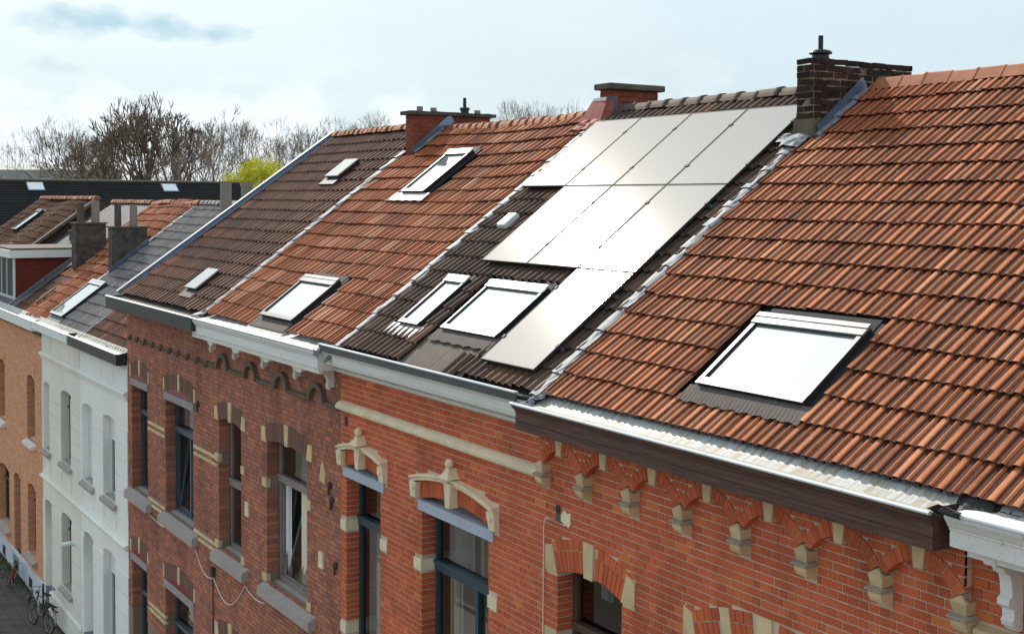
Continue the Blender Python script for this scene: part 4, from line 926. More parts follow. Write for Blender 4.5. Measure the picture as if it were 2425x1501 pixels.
# =================================================================== brown brick house with white bracketed cornice
H = thing('terraced_house', (-8.1, 0, 0), 'brown brick house with white bracketed cornice and red tiled roof', 'house', 'terraced houses along the street')
cw = ((-10.48, -9.35, 5.07, 7.37, .075), (-8.15, -6.51, 5.07, 7.365, .095)); gw = ((-10.50, -9.37, .9, 3.46, .085), (-8.18, -6.54, .9, 3.46, .1))
wall = MB(); slab(wall, XC, XD, 0, 9.05, .009, .2, [(a - .006, b + .006, c, d + r + .006) for a, b, c, d, r in cw + gw]); wallC = wall.build('wall', 'mortar_dark', H)
ex = []
for i, (a, b, c, d, r) in enumerate(cw + gw):
    k = (a + b) / 2 + .02
    cx, cz, R_, rt, am = arch(H, wallC, a, b, d, r, [(.30, .07)], 'arch_brown', 'mortar_dark', key=[(k - .09, k + .09)])
    ex += [rect(a, b, c, d + .01), archex(cx, cz, rt + .005, am, d)]
    q = MB(); q.prism_y([(k - .065, d + r - .03), (k + .065, d + r - .03), (k + .09, d + r + .31), (k - .09, d + r + .31)], -.016, .2); q.build('keystone', 'stone', H); ex.append(rect(k - .09, k + .09, d + r, d + r + .31))
    for poly in ([(a - .20, d), (a - .002, d), (a - .045, d + .25), (a - .20, d + .24)] if 0 else [(a - .21, d + .0), (a - .003, d), (a - .06, d + .245), (a - .21, d + .24)], [(b + .003, d), (b + .21, d), (b + .21, d + .24), (b + .06, d + .245)]):
        block(H, poly, 'stone'); ex.append(poly_ex(poly))
    if i < 2:
        for x0, x1 in ((a - .20, a - .002), (b + .002, b + .16)):
            rblock(H, x0, x1, 6.62, 6.76, 'stone'); ex.append(rect(x0, x1, 6.62, 6.76)); rblock(H, x0, x1, 5.07, 5.20, 'stone'); ex.append(rect(x0, x1, 5.07, 5.20))
        sill(H, a - .13, b + .35, 4.845, 5.065)
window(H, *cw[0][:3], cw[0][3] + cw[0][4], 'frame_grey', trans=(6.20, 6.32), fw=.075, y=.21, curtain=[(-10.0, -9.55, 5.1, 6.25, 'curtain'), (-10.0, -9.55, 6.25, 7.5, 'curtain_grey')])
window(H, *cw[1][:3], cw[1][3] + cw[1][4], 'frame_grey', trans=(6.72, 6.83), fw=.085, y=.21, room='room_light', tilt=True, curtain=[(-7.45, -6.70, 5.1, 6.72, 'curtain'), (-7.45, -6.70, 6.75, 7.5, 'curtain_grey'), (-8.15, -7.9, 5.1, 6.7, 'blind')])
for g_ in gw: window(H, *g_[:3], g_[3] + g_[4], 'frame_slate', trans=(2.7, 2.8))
q = MB(); q.box(-7.05, -6.80, .32, .45, 5.12, 5.27); q.build('white_box', 'blind', H); q = MB(); q.lathe([(.03, 0), (.04, .10), (.02, .16)], (-7.18, .36, 5.14), 10); q.build('blue_bottle', 'lintel_blue', H)
# string course with small hoods
acs = [-10.17, -8.79, -7.43, -6.04]; xs = [XC + .02]
for c in acs:
    q = MB(); ringseg(q, c, 8.30, .225, .295, -math.pi / 2, math.pi / 2, -.075, .01, 14); q.build('string_course_hood', 'stone_grey', H); xs += [c - .30, c + .30]
    ex.append(lambda a, b, c=c: (c - .29, c + .29) if False else None)
xs.append(XD)
for a, b in zip(xs[0::2], xs[1::2]):
    q = MB(); q.ext_x([(.01, 8.29), (-.05, 8.295), (-.07, 8.315), (-.055, 8.345), (.01, 8.36)], a, b); q.build('string_course', 'stone_grey', H)
put_bricks(wallC, courses(XC, XD, 2.6, 8.98, ex), 0, 'brick_brown', 300)
for x, z in ((-9.02, 6.08), (-5.93, 5.98), (-8.75, 3.22)):
    q = MB(); q.box(x - .07, x + .07, -.035, .01, z - .12, z + .12); q.build('white_wall_plate', 'stone_pale', H)
for x, z in ((-5.55, 6.95), (-5.42, 6.03), (-5.62, 7.15), (-11.6, 7.5)):
    q = MB(); q.lathe([(.05, 0), (.06, .02), (.03, .05)], (0, 0, 0), 8); q.box(-.015, .015, -.14, .02, .02, .045); o = q.build('wall_anchor', 'iron', H); o.rotation_euler = (math.pi / 2, 0, 0); o.location = (x, .0, z)
q = MB(); q.prism_y([(-6.02, 7.15), (-5.84, 7.12), (-5.80, 7.28), (-5.90, 7.45), (-5.98, 7.38)], -.006, .003); q.build('plaster_patch', 'stone', H)
# cornice
q = MB(); q.ext_x([(-.30, 8.875), (-.30, 8.905), (-.36, 8.91), (-.365, 8.93), (-.365, 9.05), (-.38, 9.065), (-.40, 9.10), (-.425, 9.135), (-.43, 9.165), (.02, 9.165), (.02, 8.875)], XC + .03, XD + .01); cor = q.build('cornice', 'white', H)
q = MB(); q.tube([(XC - .02, -.425, 9.185), (XD + .02, -.425, 9.185)], .017, 8); q.build('gutter_rim', 'rim', cor)
q = MB(); q.ext_x([(.03, 9.255), (-.08, 9.205), (-.16, 9.185), (-.36, 9.168), (-.42, 9.18)], XC + .02, XD + .05, closed=False); gC = q.build('gutter', 'zinc_stain', H)
sheets(H, [((XD - .02, -.42, 9.10), (.12, .01, .0), (.0, .10, .12))], 'lead')
q = MB(); q.box(XC + .03, XD + .05, -.36, -.30, 8.845, 8.905); q.build('soffit_strip', 'white_warm', cor)
brx = [-10.66, -9.46, -8.12, -6.77, -5.53]
for x in brx: scroll_bracket(H, x, .085, 8.872, 8.60, 'white_warm')
for a, b in zip(brx, brx[1:]):
    c = (a + b) / 2 + .10
    q = MB(); q.prism_y([(c - .19, 8.875)] + [(c + .17 * math.cos(math.pi + math.pi * k / 10), 8.865 + .095 * math.sin(math.pi + math.pi * k / 10)) for k in range(11)] + [(c + .19, 8.875)], -.33, -.27); q.build('cornice_drop', 'white_warm', cor)
sagC = lambda x, t: -.055 * math.sin(math.pi * (x + 10.83) / 5.8) * math.sin(math.pi * min(1, max(0, t / 5.9))) ** .7 - .018 * math.sin(x * 1.3 + t)
roofC = roof_deck(H, Roof(-.10, 9.18), -10.85, -5.03, 5.80)
def skipC(cx, t, x0, x1, tt):
    return (-8.58 < cx < -7.05 and t < 1.36) or (-8.82 < cx < -7.84 and 3.72 < t < 4.85) or (cx < -10.25 and t > 4.9)
def pickC(x, t):
    if t > 4.3 and x < -8.9 and RND.random() < .85: return 'tile_new'
    if x < -10.4 or x > -5.4: return 'tile_new' if RND.random() < .45 else 'tile_c'
    return 'tile_new' if RND.random() < .05 else 'tile_c'
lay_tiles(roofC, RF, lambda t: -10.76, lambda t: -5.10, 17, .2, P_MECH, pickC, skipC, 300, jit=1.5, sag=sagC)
ridge(roofC, -10.30, -5.15, 4.55, 12.66, .24, .115, 'ridge_c', 'round', sag=lambda x: -.05 * math.sin(math.pi * (x + 10.83) / 5.8))
skylight(H, RF, -8.45, -7.13, .20, 1.21, n=.085, fw=.05, top=.15, label='wide roof window low on the red roof above the white cornice')
skylight(H, RF, -8.74, -7.92, 3.60, 4.82, n=.085, fw=.05, top=.13, apron=(-8.98, -7.72, 3.38, .09), am='zinc_stain', frame='frame_white', label='narrow roof window high on the red roof near the chimney')
q = MB(); RF.hexa(q, -8.62, -7.14, -.02, .215, -.01, .028); q.build('zinc_apron', 'zinc_blue', H)
q = MB(); RF.hexa(q, -8.66, -7.10, -.16, .02, -.03, .008); q.build('zinc_apron', 'zinc_stain', H)
flashing(H, RF, -10.86, -.10, 4.95, m='lead', w=.85)
sheets(H, [((-10.98, -.36, 9.19), (.16, .0, .0), (.05, .34, .10)), ((-5.20, -.40, 9.20), (.14, .0, .0), (.06, .36, .06))], 'lead', 'lead_apron')
ch = MB(); ch.box(-10.735, -10.405, 3.86, 5.56, 11.6, 12.93); cC = ch.build('chimney', 'mortar_dark', H, label='long red brick chimney with thin slab cap and three clay pots')
chim_bricks(cC, -10.74, -10.40, 3.855, 5.56, 12.12, 12.93, 'brick_chim', rough=.003, top_ragged=False)
q = MB(); n = 16
for i in range(n):
    a, b = 3.76 + 1.9 * i / n, 3.76 + 1.9 * (i + 1) / n; u = RND.uniform(-.008, .008); q.box(-10.80 + u, -10.335 + u, a, b + .001 if i < n - 1 else b, 12.935, 13.005 + RND.uniform(-.006, .006))
q.build('chimney_cap', 'concrete_dark', cC)
for y, h in ((4.03, .10), (4.33, .085), (5.32, .075)):
    q = MB(); q.lathe([(.062, 0), (.062, h), (.050, h), (.050, h - .02)], (-10.50, y, 13.0), 14); q.build('chimney_pot', 'pot', cC)
q = MB(); q.lathe([(.085, 0), (.08, .06), (.10, .065), (.10, .115), (.035, .13), (.032, .31)], (-10.50, 5.03, 13.0), 14); q.build('flue_cowl', 'flue_black', cC)
q = MB(); q.add([RF.p(-10.372, 4.92, .0), RF.p(-10.372, 6.02, .0), RF.p(-10.372, 6.02, .17), RF.p(-10.372, 4.92, .12)], [(0, 1, 2, 3)]); q.build('side_flashing', 'alu', cC)
q = MB(); q.box(-10.76, -10.385, 3.835, 3.90, 12.02, 12.14); q.build('lead_skirt', 'lead', cC)
flashing(H, RF, -10.33, 4.92, 5.75, m='lead', w=.5)

# =================================================================== brown brick house with charcoal gutter
H = thing('terraced_house', (-13.6, 0, 0), 'brown brick house with charcoal box gutter and dark brown tiled roof', 'house', 'terraced houses along the street')
bw = ((-16.08, -14.90, 5.05, 7.32), (-13.65, -11.92, 5.05, 7.34)); bg = ((-16.12, -15.0, .9, 3.52), (-13.72, -11.96, .9, 3.56))
wall = MB(); slab(wall, XB, XC, 0, 9.05, .009, .2, [(a - .006, b + .006, c, d) for a, b, c, d in bw + bg]); wallB = wall.build('wall', 'mortar_dark', H)
ex = []
for i, (a, b, c, d) in enumerate(bw + bg):
    ex.append(rect(a, b, c, d)); q = MB(); q.box(a - .05, b + .08, -.03, .18, d - .02, d + .12); q.build('lintel', 'lintel_grey', H); ex.append(rect(a - .05, b + .08, d, d + .13))
    cx, cz, R_, rt, am = arch(H, wallB, a - .02, b + .05, d + .125, .12, [(.30, .07)], 'arch_brown', 'mortar_dark', key=[((a + b) / 2 - .05, (a + b) / 2 + .07)], spandrel=False, y=-.004, deep=.04)
    q = MB(); pts = [(cx + (R_ + .005) * math.sin(-am + 2 * am * k / 12), cz + (R_ + .005) * math.cos(-am + 2 * am * k / 12)) for k in range(13)]; q.prism_y([(pts[-1][0], d + .12), (pts[0][0], d + .12)][::-1] + pts[::-1], -.002, .03); q.build('tympanum', 'tympanum' if i < 2 else 'tymp_red', H)
    ex.append(archex(cx, cz, rt + .004, am, d + .12)); k = (a + b) / 2 + .01
    q = MB(); q.prism_y([(k - .045, d + .23), (k + .045, d + .23), (k + .06, d + .56), (k - .06, d + .56)], -.016, .03); q.build('keystone', 'stone', H); ex.append(rect(k - .06, k + .06, d + .3, d + .56))
    for x0 in (a - .12, b + .05): rblock(H, x0, x0 + .07, d + .14, d + .40, 'stone'); ex.append(rect(x0, x0 + .07, d + .14, d + .40))
    if i < 2: sill(H, a - .15 if i else a - .22, b + .28, 4.82, 5.05)
for x0, x1 in ((-14.86, -13.70), (-11.87, XC + .34)):
    for z0 in (6.645, 6.515, 5.06, 4.945, 2.86, 2.74):
        rblock(H, x0, x1, z0, z0 + .058, 'stone', -.016, .05, 'stone_band'); ex.append(rect(x0, x1, z0 - .005, z0 + .055))
put_bricks(wallB, courses(XB, XC, 2.4, 8.98, ex), 0, 'brick_brown', 300)
for k in range(10):
    c = -16.12 + k * .565; q = MB(); ringseg(q, c, 8.29, .035, .080, -math.pi / 2, math.pi / 2, -.055, .01, 6); q.box(c - .080, c - .035, -.055, .01, 8.245, 8.29); q.build('dentil', 'stone_grey', H)
    q = MB(); q.box(c + .11, c + .45, -.025, .01, 8.262, 8.298); q.build('string_course', 'stone_grey', H)
window(H, *bw[0], 'frame_slate', trans=(6.66, 6.76), fw=.055, y=.21, curtain=[(-15.7, -15.1, 5.1, 7.3, 'curtain_grey')])
window(H, *bw[1], 'frame_slate', trans=(6.66, 6.77), fw=.06, y=.21, mull=-12.7, tilt=True, curtain=[(-12.6, -12.1, 5.1, 6.3, 'curtain'), (-13.4, -12.1, 6.8, 7.3, 'curtain_grey')])
for g_ in bg: window(H, *g_, 'frame_slate', trans=(2.75, 2.83))
q = MB(); q.lathe([(.30, 0), (.36, .2), (.33, .40), (.15, .56), (.02, .60)], (-12.45, .75, 2.75), 20); q.build('green_lampshade', 'frame_teal', H)
q = MB(); q.box(XB - .02, XC + .25, -.45, -.40, 8.955, 9.19); gB = q.build('gutter', 'char', H)
q = MB(); q.box(XB - .02, XC + .25, -.40, .0, 8.957, 8.97); q.add([(XC + .249, -.40, 8.957), (XC + .249, 0, 8.957), (XC + .249, 0, 9.18), (XC + .249, -.40, 9.18)], [(0, 1, 2, 3)]); q.build('gutter_box', 'char', gB)
for a, b in ((XB - .04, -13.0), (-12.99, XC + .1)):
    q = MB(); q.box(a, b, -.465, -.395, 9.192, 9.206); q.build('gutter_rim', 'rim', gB)
q = MB(); q.ext_x([(.0, 9.22), (-.12, 9.17), (-.36, 9.16), (-.398, 9.18)], XB - .02, XC + .2, closed=False); q.build('gutter_bed', 'underlay', gB)
q = MB(); q.box(XB - .02, XB - .005, -.40, .1, 9.0, 9.20); q.build('gutter_end', 'zinc_blue', gB)
xlB = lambda t: -16.40 + .62 * t / 5.9
roofB = roof_deck(H, RF, XB, XC + .02, 5.86, xl_top=-15.78)
def pickB(x, t):
    e = x - xlB(t); return 'tile_b2' if (e < .30 and RND.random() < .8) or (e < .6 and t < 3.2 and RND.random() < .35) else 'tile_b'
lay_tiles(roofB, RF, xlB, lambda t: -10.95, 17, .217, P_S, pickB, lambda cx, t, a, b, c: (-13.0 < cx < -12.4 and (.5 < t < 1.0 or 4.2 < t < 4.65)) or (cx > -10.95 and t > 4.7), 300, jit=1.3, sag=lambda x, t: -.03 * math.sin(math.pi * min(1, t / 5.9)))
ridge(roofB, -15.75, -10.80, 4.62, 12.745, .235, .11, 'ridge_c', 'round')
q = MB()
for a, b, n0, n1 in ((-.10, -.02, .0, .10), (-.02, .13, .028, .040)):
    q.hexa([RF.p(xlB(0) + a, -.05, n0), RF.p(xlB(0) + b, -.05, n0), RF.p(xlB(5.95) + b, 5.95, n0), RF.p(xlB(5.95) + a, 5.95, n0), RF.p(xlB(0) + a, -.05, n1), RF.p(xlB(0) + b, -.05, n1), RF.p(xlB(5.95) + b, 5.95, n1), RF.p(xlB(5.95) + a, 5.95, n1)])
q.build('verge_strip', 'alu', H)
q = MB(); q.hexa([RF.p(xlB(0) - .115, -.06, .101), RF.p(xlB(0) - .02, -.06, .101), RF.p(xlB(5.95) - .02, 5.96, .101), RF.p(xlB(5.95) - .115, 5.96, .101), RF.p(xlB(0) - .115, -.06, .112), RF.p(xlB(0) - .02, -.06, .112), RF.p(xlB(5.95) - .02, 5.96, .112), RF.p(xlB(5.95) - .115, 5.96, .112)]); q.build('verge_cap', 'rim', H)
for t0, lb in ((.46, 'small roof light low on the dark brown roof'), (4.13, 'small roof light high on the dark brown roof')):
    q = MB(); RF.hexa(q, -12.97, -12.38, t0, t0 + .55, -.02, .085); s = q.build('roof_light', 'sky_dark', H, label=lb)
    q = MB(); RF.hexa(q, -12.99, -12.36, t0 - .02, t0 + .57, .087, .115); o = q.build('pane', 'skyglass2' if 'skyglass2' in M else 'rim', s)
    q = MB(); RF.hexa(q, -13.02, -12.30, t0 - .22, t0, -.01, .05); q.build('flashing_apron', 'black', s)
# telephone cable sagging along the brown facades
q = MB(); pts = []
for a, b, dz in (((-14.8, 4.78), (-13.7, 4.72), .02), ((-11.75, 4.75), (-10.75, 4.45), .16), ((-10.75, 4.5), (-9.1, 4.75), .42), ((-9.1, 4.75), (-8.2, 4.70), .06)):
    pts += [(a[0] + (b[0] - a[0]) * k / 10, -.03, a[1] + (b[1] - a[1]) * k / 10 - dz * math.sin(math.pi * k / 10)) for k in range(11)]
    q.tube(pts[-11:], .009, 5)
q.build('wall_cable', 'cable', None, label='white cable sagging below the window sills of the brown houses', category='cable', group='cables on the walls')
q = MB(); q.tube([(-10.74, -.03, 4.62), (-10.74, -.03, 2.6)], .012, 5); q.box(-10.80, -10.68, -.07, .0, 4.50, 4.66); q.build('wall_cable', 'iron', None, label='dark cable and box dropping between the two brown houses', category='cable', group='cables on the walls')

# =================================================================== white stuccoed pair and the houses beyond
XA1 = -20.66; XA0 = -25.06
def stucco_house(label, x0, x1, wins, doors, m, seed):
    H = thing('terraced_house', ((x0 + x1) / 2, 0, 0), label, 'house', 'terraced houses along the street')
    wall = MB(); holes = [(a, b, c, d) for a, b, c, d, k in wins + doors]; slab(wall, x0, x1, 0, 7.75, .0, .22, holes); w = wall.build('wall', m, H)
    for a, b, c, d, k in wins + doors:
        q = MB(); cx, cz, R_, am = arc_geom(a, b, d - .06, .06); n = 8
        for i in range(n):
            p, r = -am + 2 * am * i / n, -am + 2 * am * (i + 1) / n; ax, az, bx, bz = cx + R_ * math.sin(p), cz + R_ * math.cos(p), cx + R_ * math.sin(r), cz + R_ * math.cos(r)
            q.hexa([(ax, -.001, az), (bx, -.001, bz), (bx, .21, bz), (ax, .21, az), (ax, -.001, d + .01), (bx, -.001, d + .01), (bx, .21, d + .01), (ax, .21, d + .01)])
        q.build('arch', m, H)
        if k == 'door':
            window(H, a, b, c, d, 'frame_white', y=.20, trans=(2.35, 2.43), fw=.08, lower_m='plastic_w')
            q = MB(); q.box(a, b, -.01, .02, 0, .55) if False else q.box(a - .02, a + .01, -.015, .2, 0, .6); q.build('door_foot', 'grey_door', H)
        elif k == 'blind':
            ww = window(H, a, b, c, d, 'frame_white', y=.18, fw=.06); q = MB()
            for j in range(int((d - c - .1) / .09)): q.box(a + .02, b - .02, .165, .178, c + .05 + j * .09, c + .05 + j * .09 + .083)
            q.build('roller_blind', 'blind', ww)
        elif k == 'half':
            ww = window(H, a, b, c, d, 'frame_white', y=.18, fw=.06, mull=(a + b) / 2); q = MB()
            for j in range(6): q.box(a + .02, b - .02, .165, .178, d - .62 + j * .09, d - .62 + j * .09 + .083)
            q.build('roller_blind', 'blind', ww)
        else: window(H, a, b, c, d, 'wood_brown', y=.20, fw=.06, trans=(c + (d - c) * .72, c + (d - c) * .72 + .06), curtain=[(a + .08, (a + b) / 2, c, d, 'curtain_grey')] if k == 'net' else None)
        if k != 'door': sill(H, a - .06, b + .12, c - .14, c + .01, .10, 'bluestone')
    # rusticated blocks on the piers
    eb = MB(); eb.box(0, 1, 0, 1, 0, 1, skip=('k',)); me = eb.mesh('stucco_block', m)
    def blocks(z0, z1, ws, hh):
        cur = x0; iv = []
        for a, b in sorted(ws): iv.append((cur, a)); cur = b
        iv.append((cur, x1)); k = round((z1 - z0) / hh); h = (z1 - z0) / k
        for (a, b) in iv:
            if b - a < .1: continue
            for i in range(k):
                o = bpy.data.objects.new('stucco_block', me); COL.objects.link(o); o.parent = w; o.location = (a + .004, -.014, z0 + i * h + .006); o.scale = (b - a - .008, .03, h - .014)
    up_ = [(a, b) for a, b, c, d, k in wins if c > 3]; lo_ = [(a, b) for a, b, c, d, k in wins + doors if c < 3]
    blocks(4.40, 6.22, up_, .365); blocks(.72, 3.0, lo_, .46)
    for a, b in zip([x0 + .05 + (x1 - x0) / 4 * i for i in range(4)], [x0 - .05 + (x1 - x0) / 4 * (i + 1) for i in range(4)]):
        q = MB(); q.box(a, b, -.012, .01, 7.12, 7.58); q.build('frieze_panel', m, H)
    for (a, b) in up_:
        for f0, f1, z0, z1 in ((a - .02, b + .06, 3.82, 4.20),):
            q = MB(); q.box(f0, f1, -.02, .01, z0, z0 + .05); q.box(f0, f1, -.02, .01, z1 - .05, z1); q.box(f0, f0 + .05, -.02, .01, z0 + .05, z1 - .05); q.box(f1 - .05, f1, -.02, .01, z0 + .05, z1 - .05); q.build('panel_frame', m, H)
    q = MB(); q.ext_x([(.01, 6.88), (-.03, 6.89), (-.05, 6.94), (-.05, 6.97), (-.09, 7.0), (-.10, 7.03), (-.06, 7.07), (.01, 7.09)], x0, x1); q.build('cornice_band', m, H)
    q = MB(); q.ext_x([(.01, 3.56), (-.05, 3.57), (-.07, 3.60), (-.10, 3.64), (-.10, 3.67), (-.05, 3.70), (.01, 3.71)], x0, x1); q.build('floor_band', m, H)
    q = MB(); q.ext_x([(.01, .0), (-.05, .0), (-.05, .58), (-.02, .64), (.01, .64)], x0 + .9 if seed else x0 + 1.2, x1); q.build('plinth', m, H)
    return H, w
HA2, _ = stucco_house('bright white stucco house next to the brown brick houses', XA1, XB, [(-20.47, -19.46, 4.40, 6.31, 'blind'), (-18.49, -17.45, 4.42, 6.33, 'half'), (-18.56, -17.50, 1.0, 3.20, 'half')], [(-20.44, -19.52, .02, 3.16, 'door')], 'stucco2', 0)
HA1, _ = stucco_house('off-white stucco house between the tan brick and bright white houses', XA0, XA1, [(-24.86, -24.12, 4.42, 6.28, 'blind'), (-22.76, -21.70, 4.45, 6.33, 'net'), (-22.80, -21.72, 1.16, 3.13, 'net')], [(-24.76, -23.95, .02, 3.06, 'door')], 'stucco', 1)
q = MB(); q.tube([(-21.32, -.01, 2.60), (-21.32, -.10, 2.60)], .05, 10); q.tube([(-21.32, -.10, 2.62), (-21.45, -.30, 2.58)], .055, 12); q.build('security_camera', 'plastic_w', None, label='white security camera on the off-white stucco wall', category='camera')
def gutterbox(H, x0, x1, y, z0, z1, m, rim='rim', bed='zinc_stain', end=None):
    q = MB(); q.ext_x([(y + .02, z0), (y, z0 + .02), (y, z1), (y + .03, z1), (y + .03, z0 + .03), (.0, z0 + .03), (.0, z0)], x0, x1); g = q.build('gutter', m, H)
    q = MB(); q.box(x0, x1, y - .012, y + .03, z1 + .002, z1 + .02); q.build('gutter_rim', rim, g)
    q = MB(); q.ext_x([(.05, z1 + .10), (-.06, z1 - .0), (y + .06, z1 - .05), (y + .032, z1 - .01)], x0, x1, closed=False); q.build('gutter_bed', bed, g)
    q = MB(); q.add([(x1 + .001, y, z0), (x1 + .001, .1, z0), (x1 + .001, .1, z1 + .06), (x1 + .001, y, z1)], [(0, 1, 2, 3)]); q.build('gutter_end', m, g)
gutterbox(HA2, -20.95, XB - .02, -.24, 7.66, 7.90, 'char'); gutterbox(HA1, XA0 - .05, -21.0, -.26, 7.68, 7.90, 'white')
q = MB(); q.box(-21.0, -20.9, -.20, .25, 7.86, 7.96); q.build('rubber_joint', 'black', HA1)
# roofs of the white pair
rA2 = roof_deck(HA2, RA, -20.50, XB, 5.45); lay_tiles(rA2, RA, lambda t: -20.42, lambda t: XB - .03, 16, .217, P_S, lambda x, t: 'tile_b' if RND.random() < .8 else 'tile_b2', None, 300, t0=.08)
rA1 = roof_deck(HA1, RA, -24.72, -20.5, 5.45)
lay_tiles(rA1, RA, lambda t: -24.66, lambda t: -20.58, 16, .217, P_S, lambda x, t: 'tile_grey', lambda cx, t, a, b, c: (-24.85 < cx < -23.3 and t < 1.9) or (cx < -24.35 and 2.3 < t < 3.7), 300, t0=.08)
ridge(rA1, -24.4, -20.4, 4.34, 11.13, .33, .11, 'tile_grey', 'round'); ridge(rA2, -20.4, -16.45, 4.34, 11.13, .33, .11, 'ridge_c', 'round')
flashing(HA1, RA, -24.72, .3, 5.4, m='zinc', w=.6); flashing(HA2, RA, -20.50, .0, 5.4, m='lead', w=.6)
skylight(HA1, RA, -24.78, -23.38, .36, 1.80, n=.12, fw=.06, top=.16, apron=(-24.8, -23.3, .10, .1), am='felt_grey', frame='frame_white', label='long roof window on the grey tiled roof')
for x, h in ((-21.6, 11.72), (-20.0, 11.72)):
    q = MB(); q.lathe([(.15, 0), (.15, h - 10.7), (.12, h - 10.7), (.12, h - 10.8)], (x, 4.05, 10.7), 16); q.build('flue_pipe', 'pot', HA1, smooth=False)
# grey concrete chimneys
def block_chimney(H, x0, x1, y0, y1, z0, z1, pots, label=None):
    q = MB(); n = 5; m_ = MB()
    vs = []
    q.box(x0, x1, y0, y1, z0, z1); c = q.build('chimney', 'concrete_dark', H, label=label)
    q = MB(); q.box(x0 - .04, x1 + .04, y0 - .04, y1 + .04, z1 + .002, z1 + .05); q.build('chimney_cap', 'concrete', c)
    for (x, y, r, h, m) in pots:
        q = MB(); q.lathe([(r, 0), (r * .95, h), (r * .7, h), (r * .7, h - .06)], (x, y, z1 + .05), 12); q.build('chimney_pot', m, c)
block_chimney(HA1, -24.98, -24.56, 1.80, 2.78, 8.6, 10.46, [(-24.78, 2.02, .10, .62, 'pot_dark'), (-24.78, 2.46, .11, .60, 'pot')], 'blackened concrete chimney with two tall pots between the orange and grey roofs')
q = MB(); q.add([RA.p(-24.55, 2.25, .02), RA.p(-24.55, 3.65, .02), RA.p(-24.55, 3.65, .16), RA.p(-24.55, 2.25, .14)], [(0, 1, 2, 3)]); q.build('side_flashing', 'alu', HA1)

# tan brick house
def brickface(name, col, mortar, sx=.2, sy=.065):
    m = bpy.data.materials.new(name); m.use_nodes = True; nt = m.node_tree; bs = nt.nodes['Principled BSDF']
    g = nt.nodes.new('ShaderNodeNewGeometry'); s = nt.nodes.new('ShaderNodeSeparateXYZ'); nt.links.new(g.outputs['Position'], s.inputs[0])
    ad = nt.nodes.new('ShaderNodeMath'); ad.operation = 'ADD'; nt.links.new(s.outputs['X'], ad.inputs[0]); nt.links.new(s.outputs['Y'], ad.inputs[1])
    c = nt.nodes.new('ShaderNodeCombineXYZ'); nt.links.new(ad.outputs[0], c.inputs[0]); nt.links.new(s.outputs['Z'], c.inputs[1])
    b = nt.nodes.new('ShaderNodeTexBrick'); nt.links.new(c.outputs[0], b.inputs['Vector']); b.inputs['Color1'].default_value = col + (1,); b.inputs['Color2'].default_value = tuple(v * .72 for v in col) + (1,); b.inputs['Mortar'].default_value = mortar + (1,)
    b.inputs['Scale'].default_value = 1; b.inputs['Brick Width'].default_value = sx; b.inputs['Row Height'].default_value = sy; b.inputs['Mortar Size'].default_value = .008
    nt.links.new(b.outputs[0], bs.inputs['Base Color']); bs.inputs['Roughness'].default_value = .9
    bp = nt.nodes.new('ShaderNodeBump'); bp.inputs['Strength'].default_value = .6; bp.inputs['Distance'].default_value = .01; bp.invert = True; nt.links.new(b.outputs['Fac'], bp.inputs['Height']); nt.links.new(bp.outputs[0], bs.inputs['Normal'])
    return m
M['brick_tan'] = brickface('tan_facing_brick', (.88, .385, .20), (.40, .22, .14)); M['brick_gable'] = brickface('blackened_gable_brick', (.085, .035, .022), (.11, .085, .055))
HO = thing('terraced_house', (-27.1, 0, 0), 'tan brick house with orange tiled roof left of the white houses', 'house', 'terraced houses along the street')
ow = [(-27.12, -26.07, 4.33, 6.22), (-27.14, -26.05, 1.0, 3.08), (-29.16, -28.2, .5, 3.0)]
HP_ = thing('terraced_house', (-31.6, 0, 0), 'tan brick house with red-clad flat-roofed dormer at the left edge', 'house', 'terraced houses along the street')
pw = [(-31.5, -30.48, 4.30, 6.20), (-31.6, -29.92, 1.0, 2.9)]
for H_, x0, x1, ws in ((HO, -29.3, XA0, ow), (HP_, -34.2, -29.3, pw)):
    q = MB(); slab(q, x0, x1, .58, 7.75, 0, .22, [h for h in ws]); q.build('wall', 'brick_tan', H_)
    q = MB(); slab(q, x0, x1, -.02, .585, -.05, .0, []); q.add([(x0, -.05, .585), (x1, -.05, .585), (x1, .02, .60), (x0, .02, .60)], [(0, 1, 2, 3)]); q.build('plinth', 'plinth', H_)
    for a, b, c, d in ws:
        window(H_, a, b, c, d, 'wood_brown', fw=.06, y=.2, trans=(c + (d - c) * .7, c + (d - c) * .7 + .06))
        q = MB(); q.prism_y([(a - .03, d + .02), (b + .03, d + .02), (b + .06, d + .28), ((a + b) / 2, d + .34), (a - .06, d + .28)], -.012, .02); q.build('soldier_arch', 'tile_old' if 0 else 'brick_tan', H_)
        q = MB(); cx, cz, R_, am = arc_geom(a, b, d - .12, .12); n = 8
        for i in range(n):
            p, r = -am + 2 * am * i / n, -am + 2 * am * (i + 1) / n; ax, az, bx, bz = cx + R_ * math.sin(p), cz + R_ * math.cos(p), cx + R_ * math.sin(r), cz + R_ * math.cos(r)
            q.hexa([(ax, -.001, az), (bx, -.001, bz), (bx, .2, bz), (ax, .2, az), (ax, -.001, d + .02), (bx, -.001, d + .02), (bx, .2, d + .02), (ax, .2, d + .02)])
        q.build('arch', 'brick_tan', H_)
        if c > .55: sill(H_, a - .10, b + .14, c - .16, c + .0, .14, 'white_warm' if c > 3 else 'bluestone')
    for x in ((-26.6, -28.6) if H_ is HO else (-30.6, -32.5)):
        q = MB(); q.box(x - .22, x + .22, -.056, -.03, .08, .36); q.build('cellar_window', 'black', H_)
        q = MB(); q.box(x - .26, x + .26, -.075, -.03, .02, .078); q.build('window_sill', 'bluestone', H_)
q = MB(); q.box(-29.14, -28.22, -.055, .2, .0, .5); q.build('door_step', 'grey_door', HO)
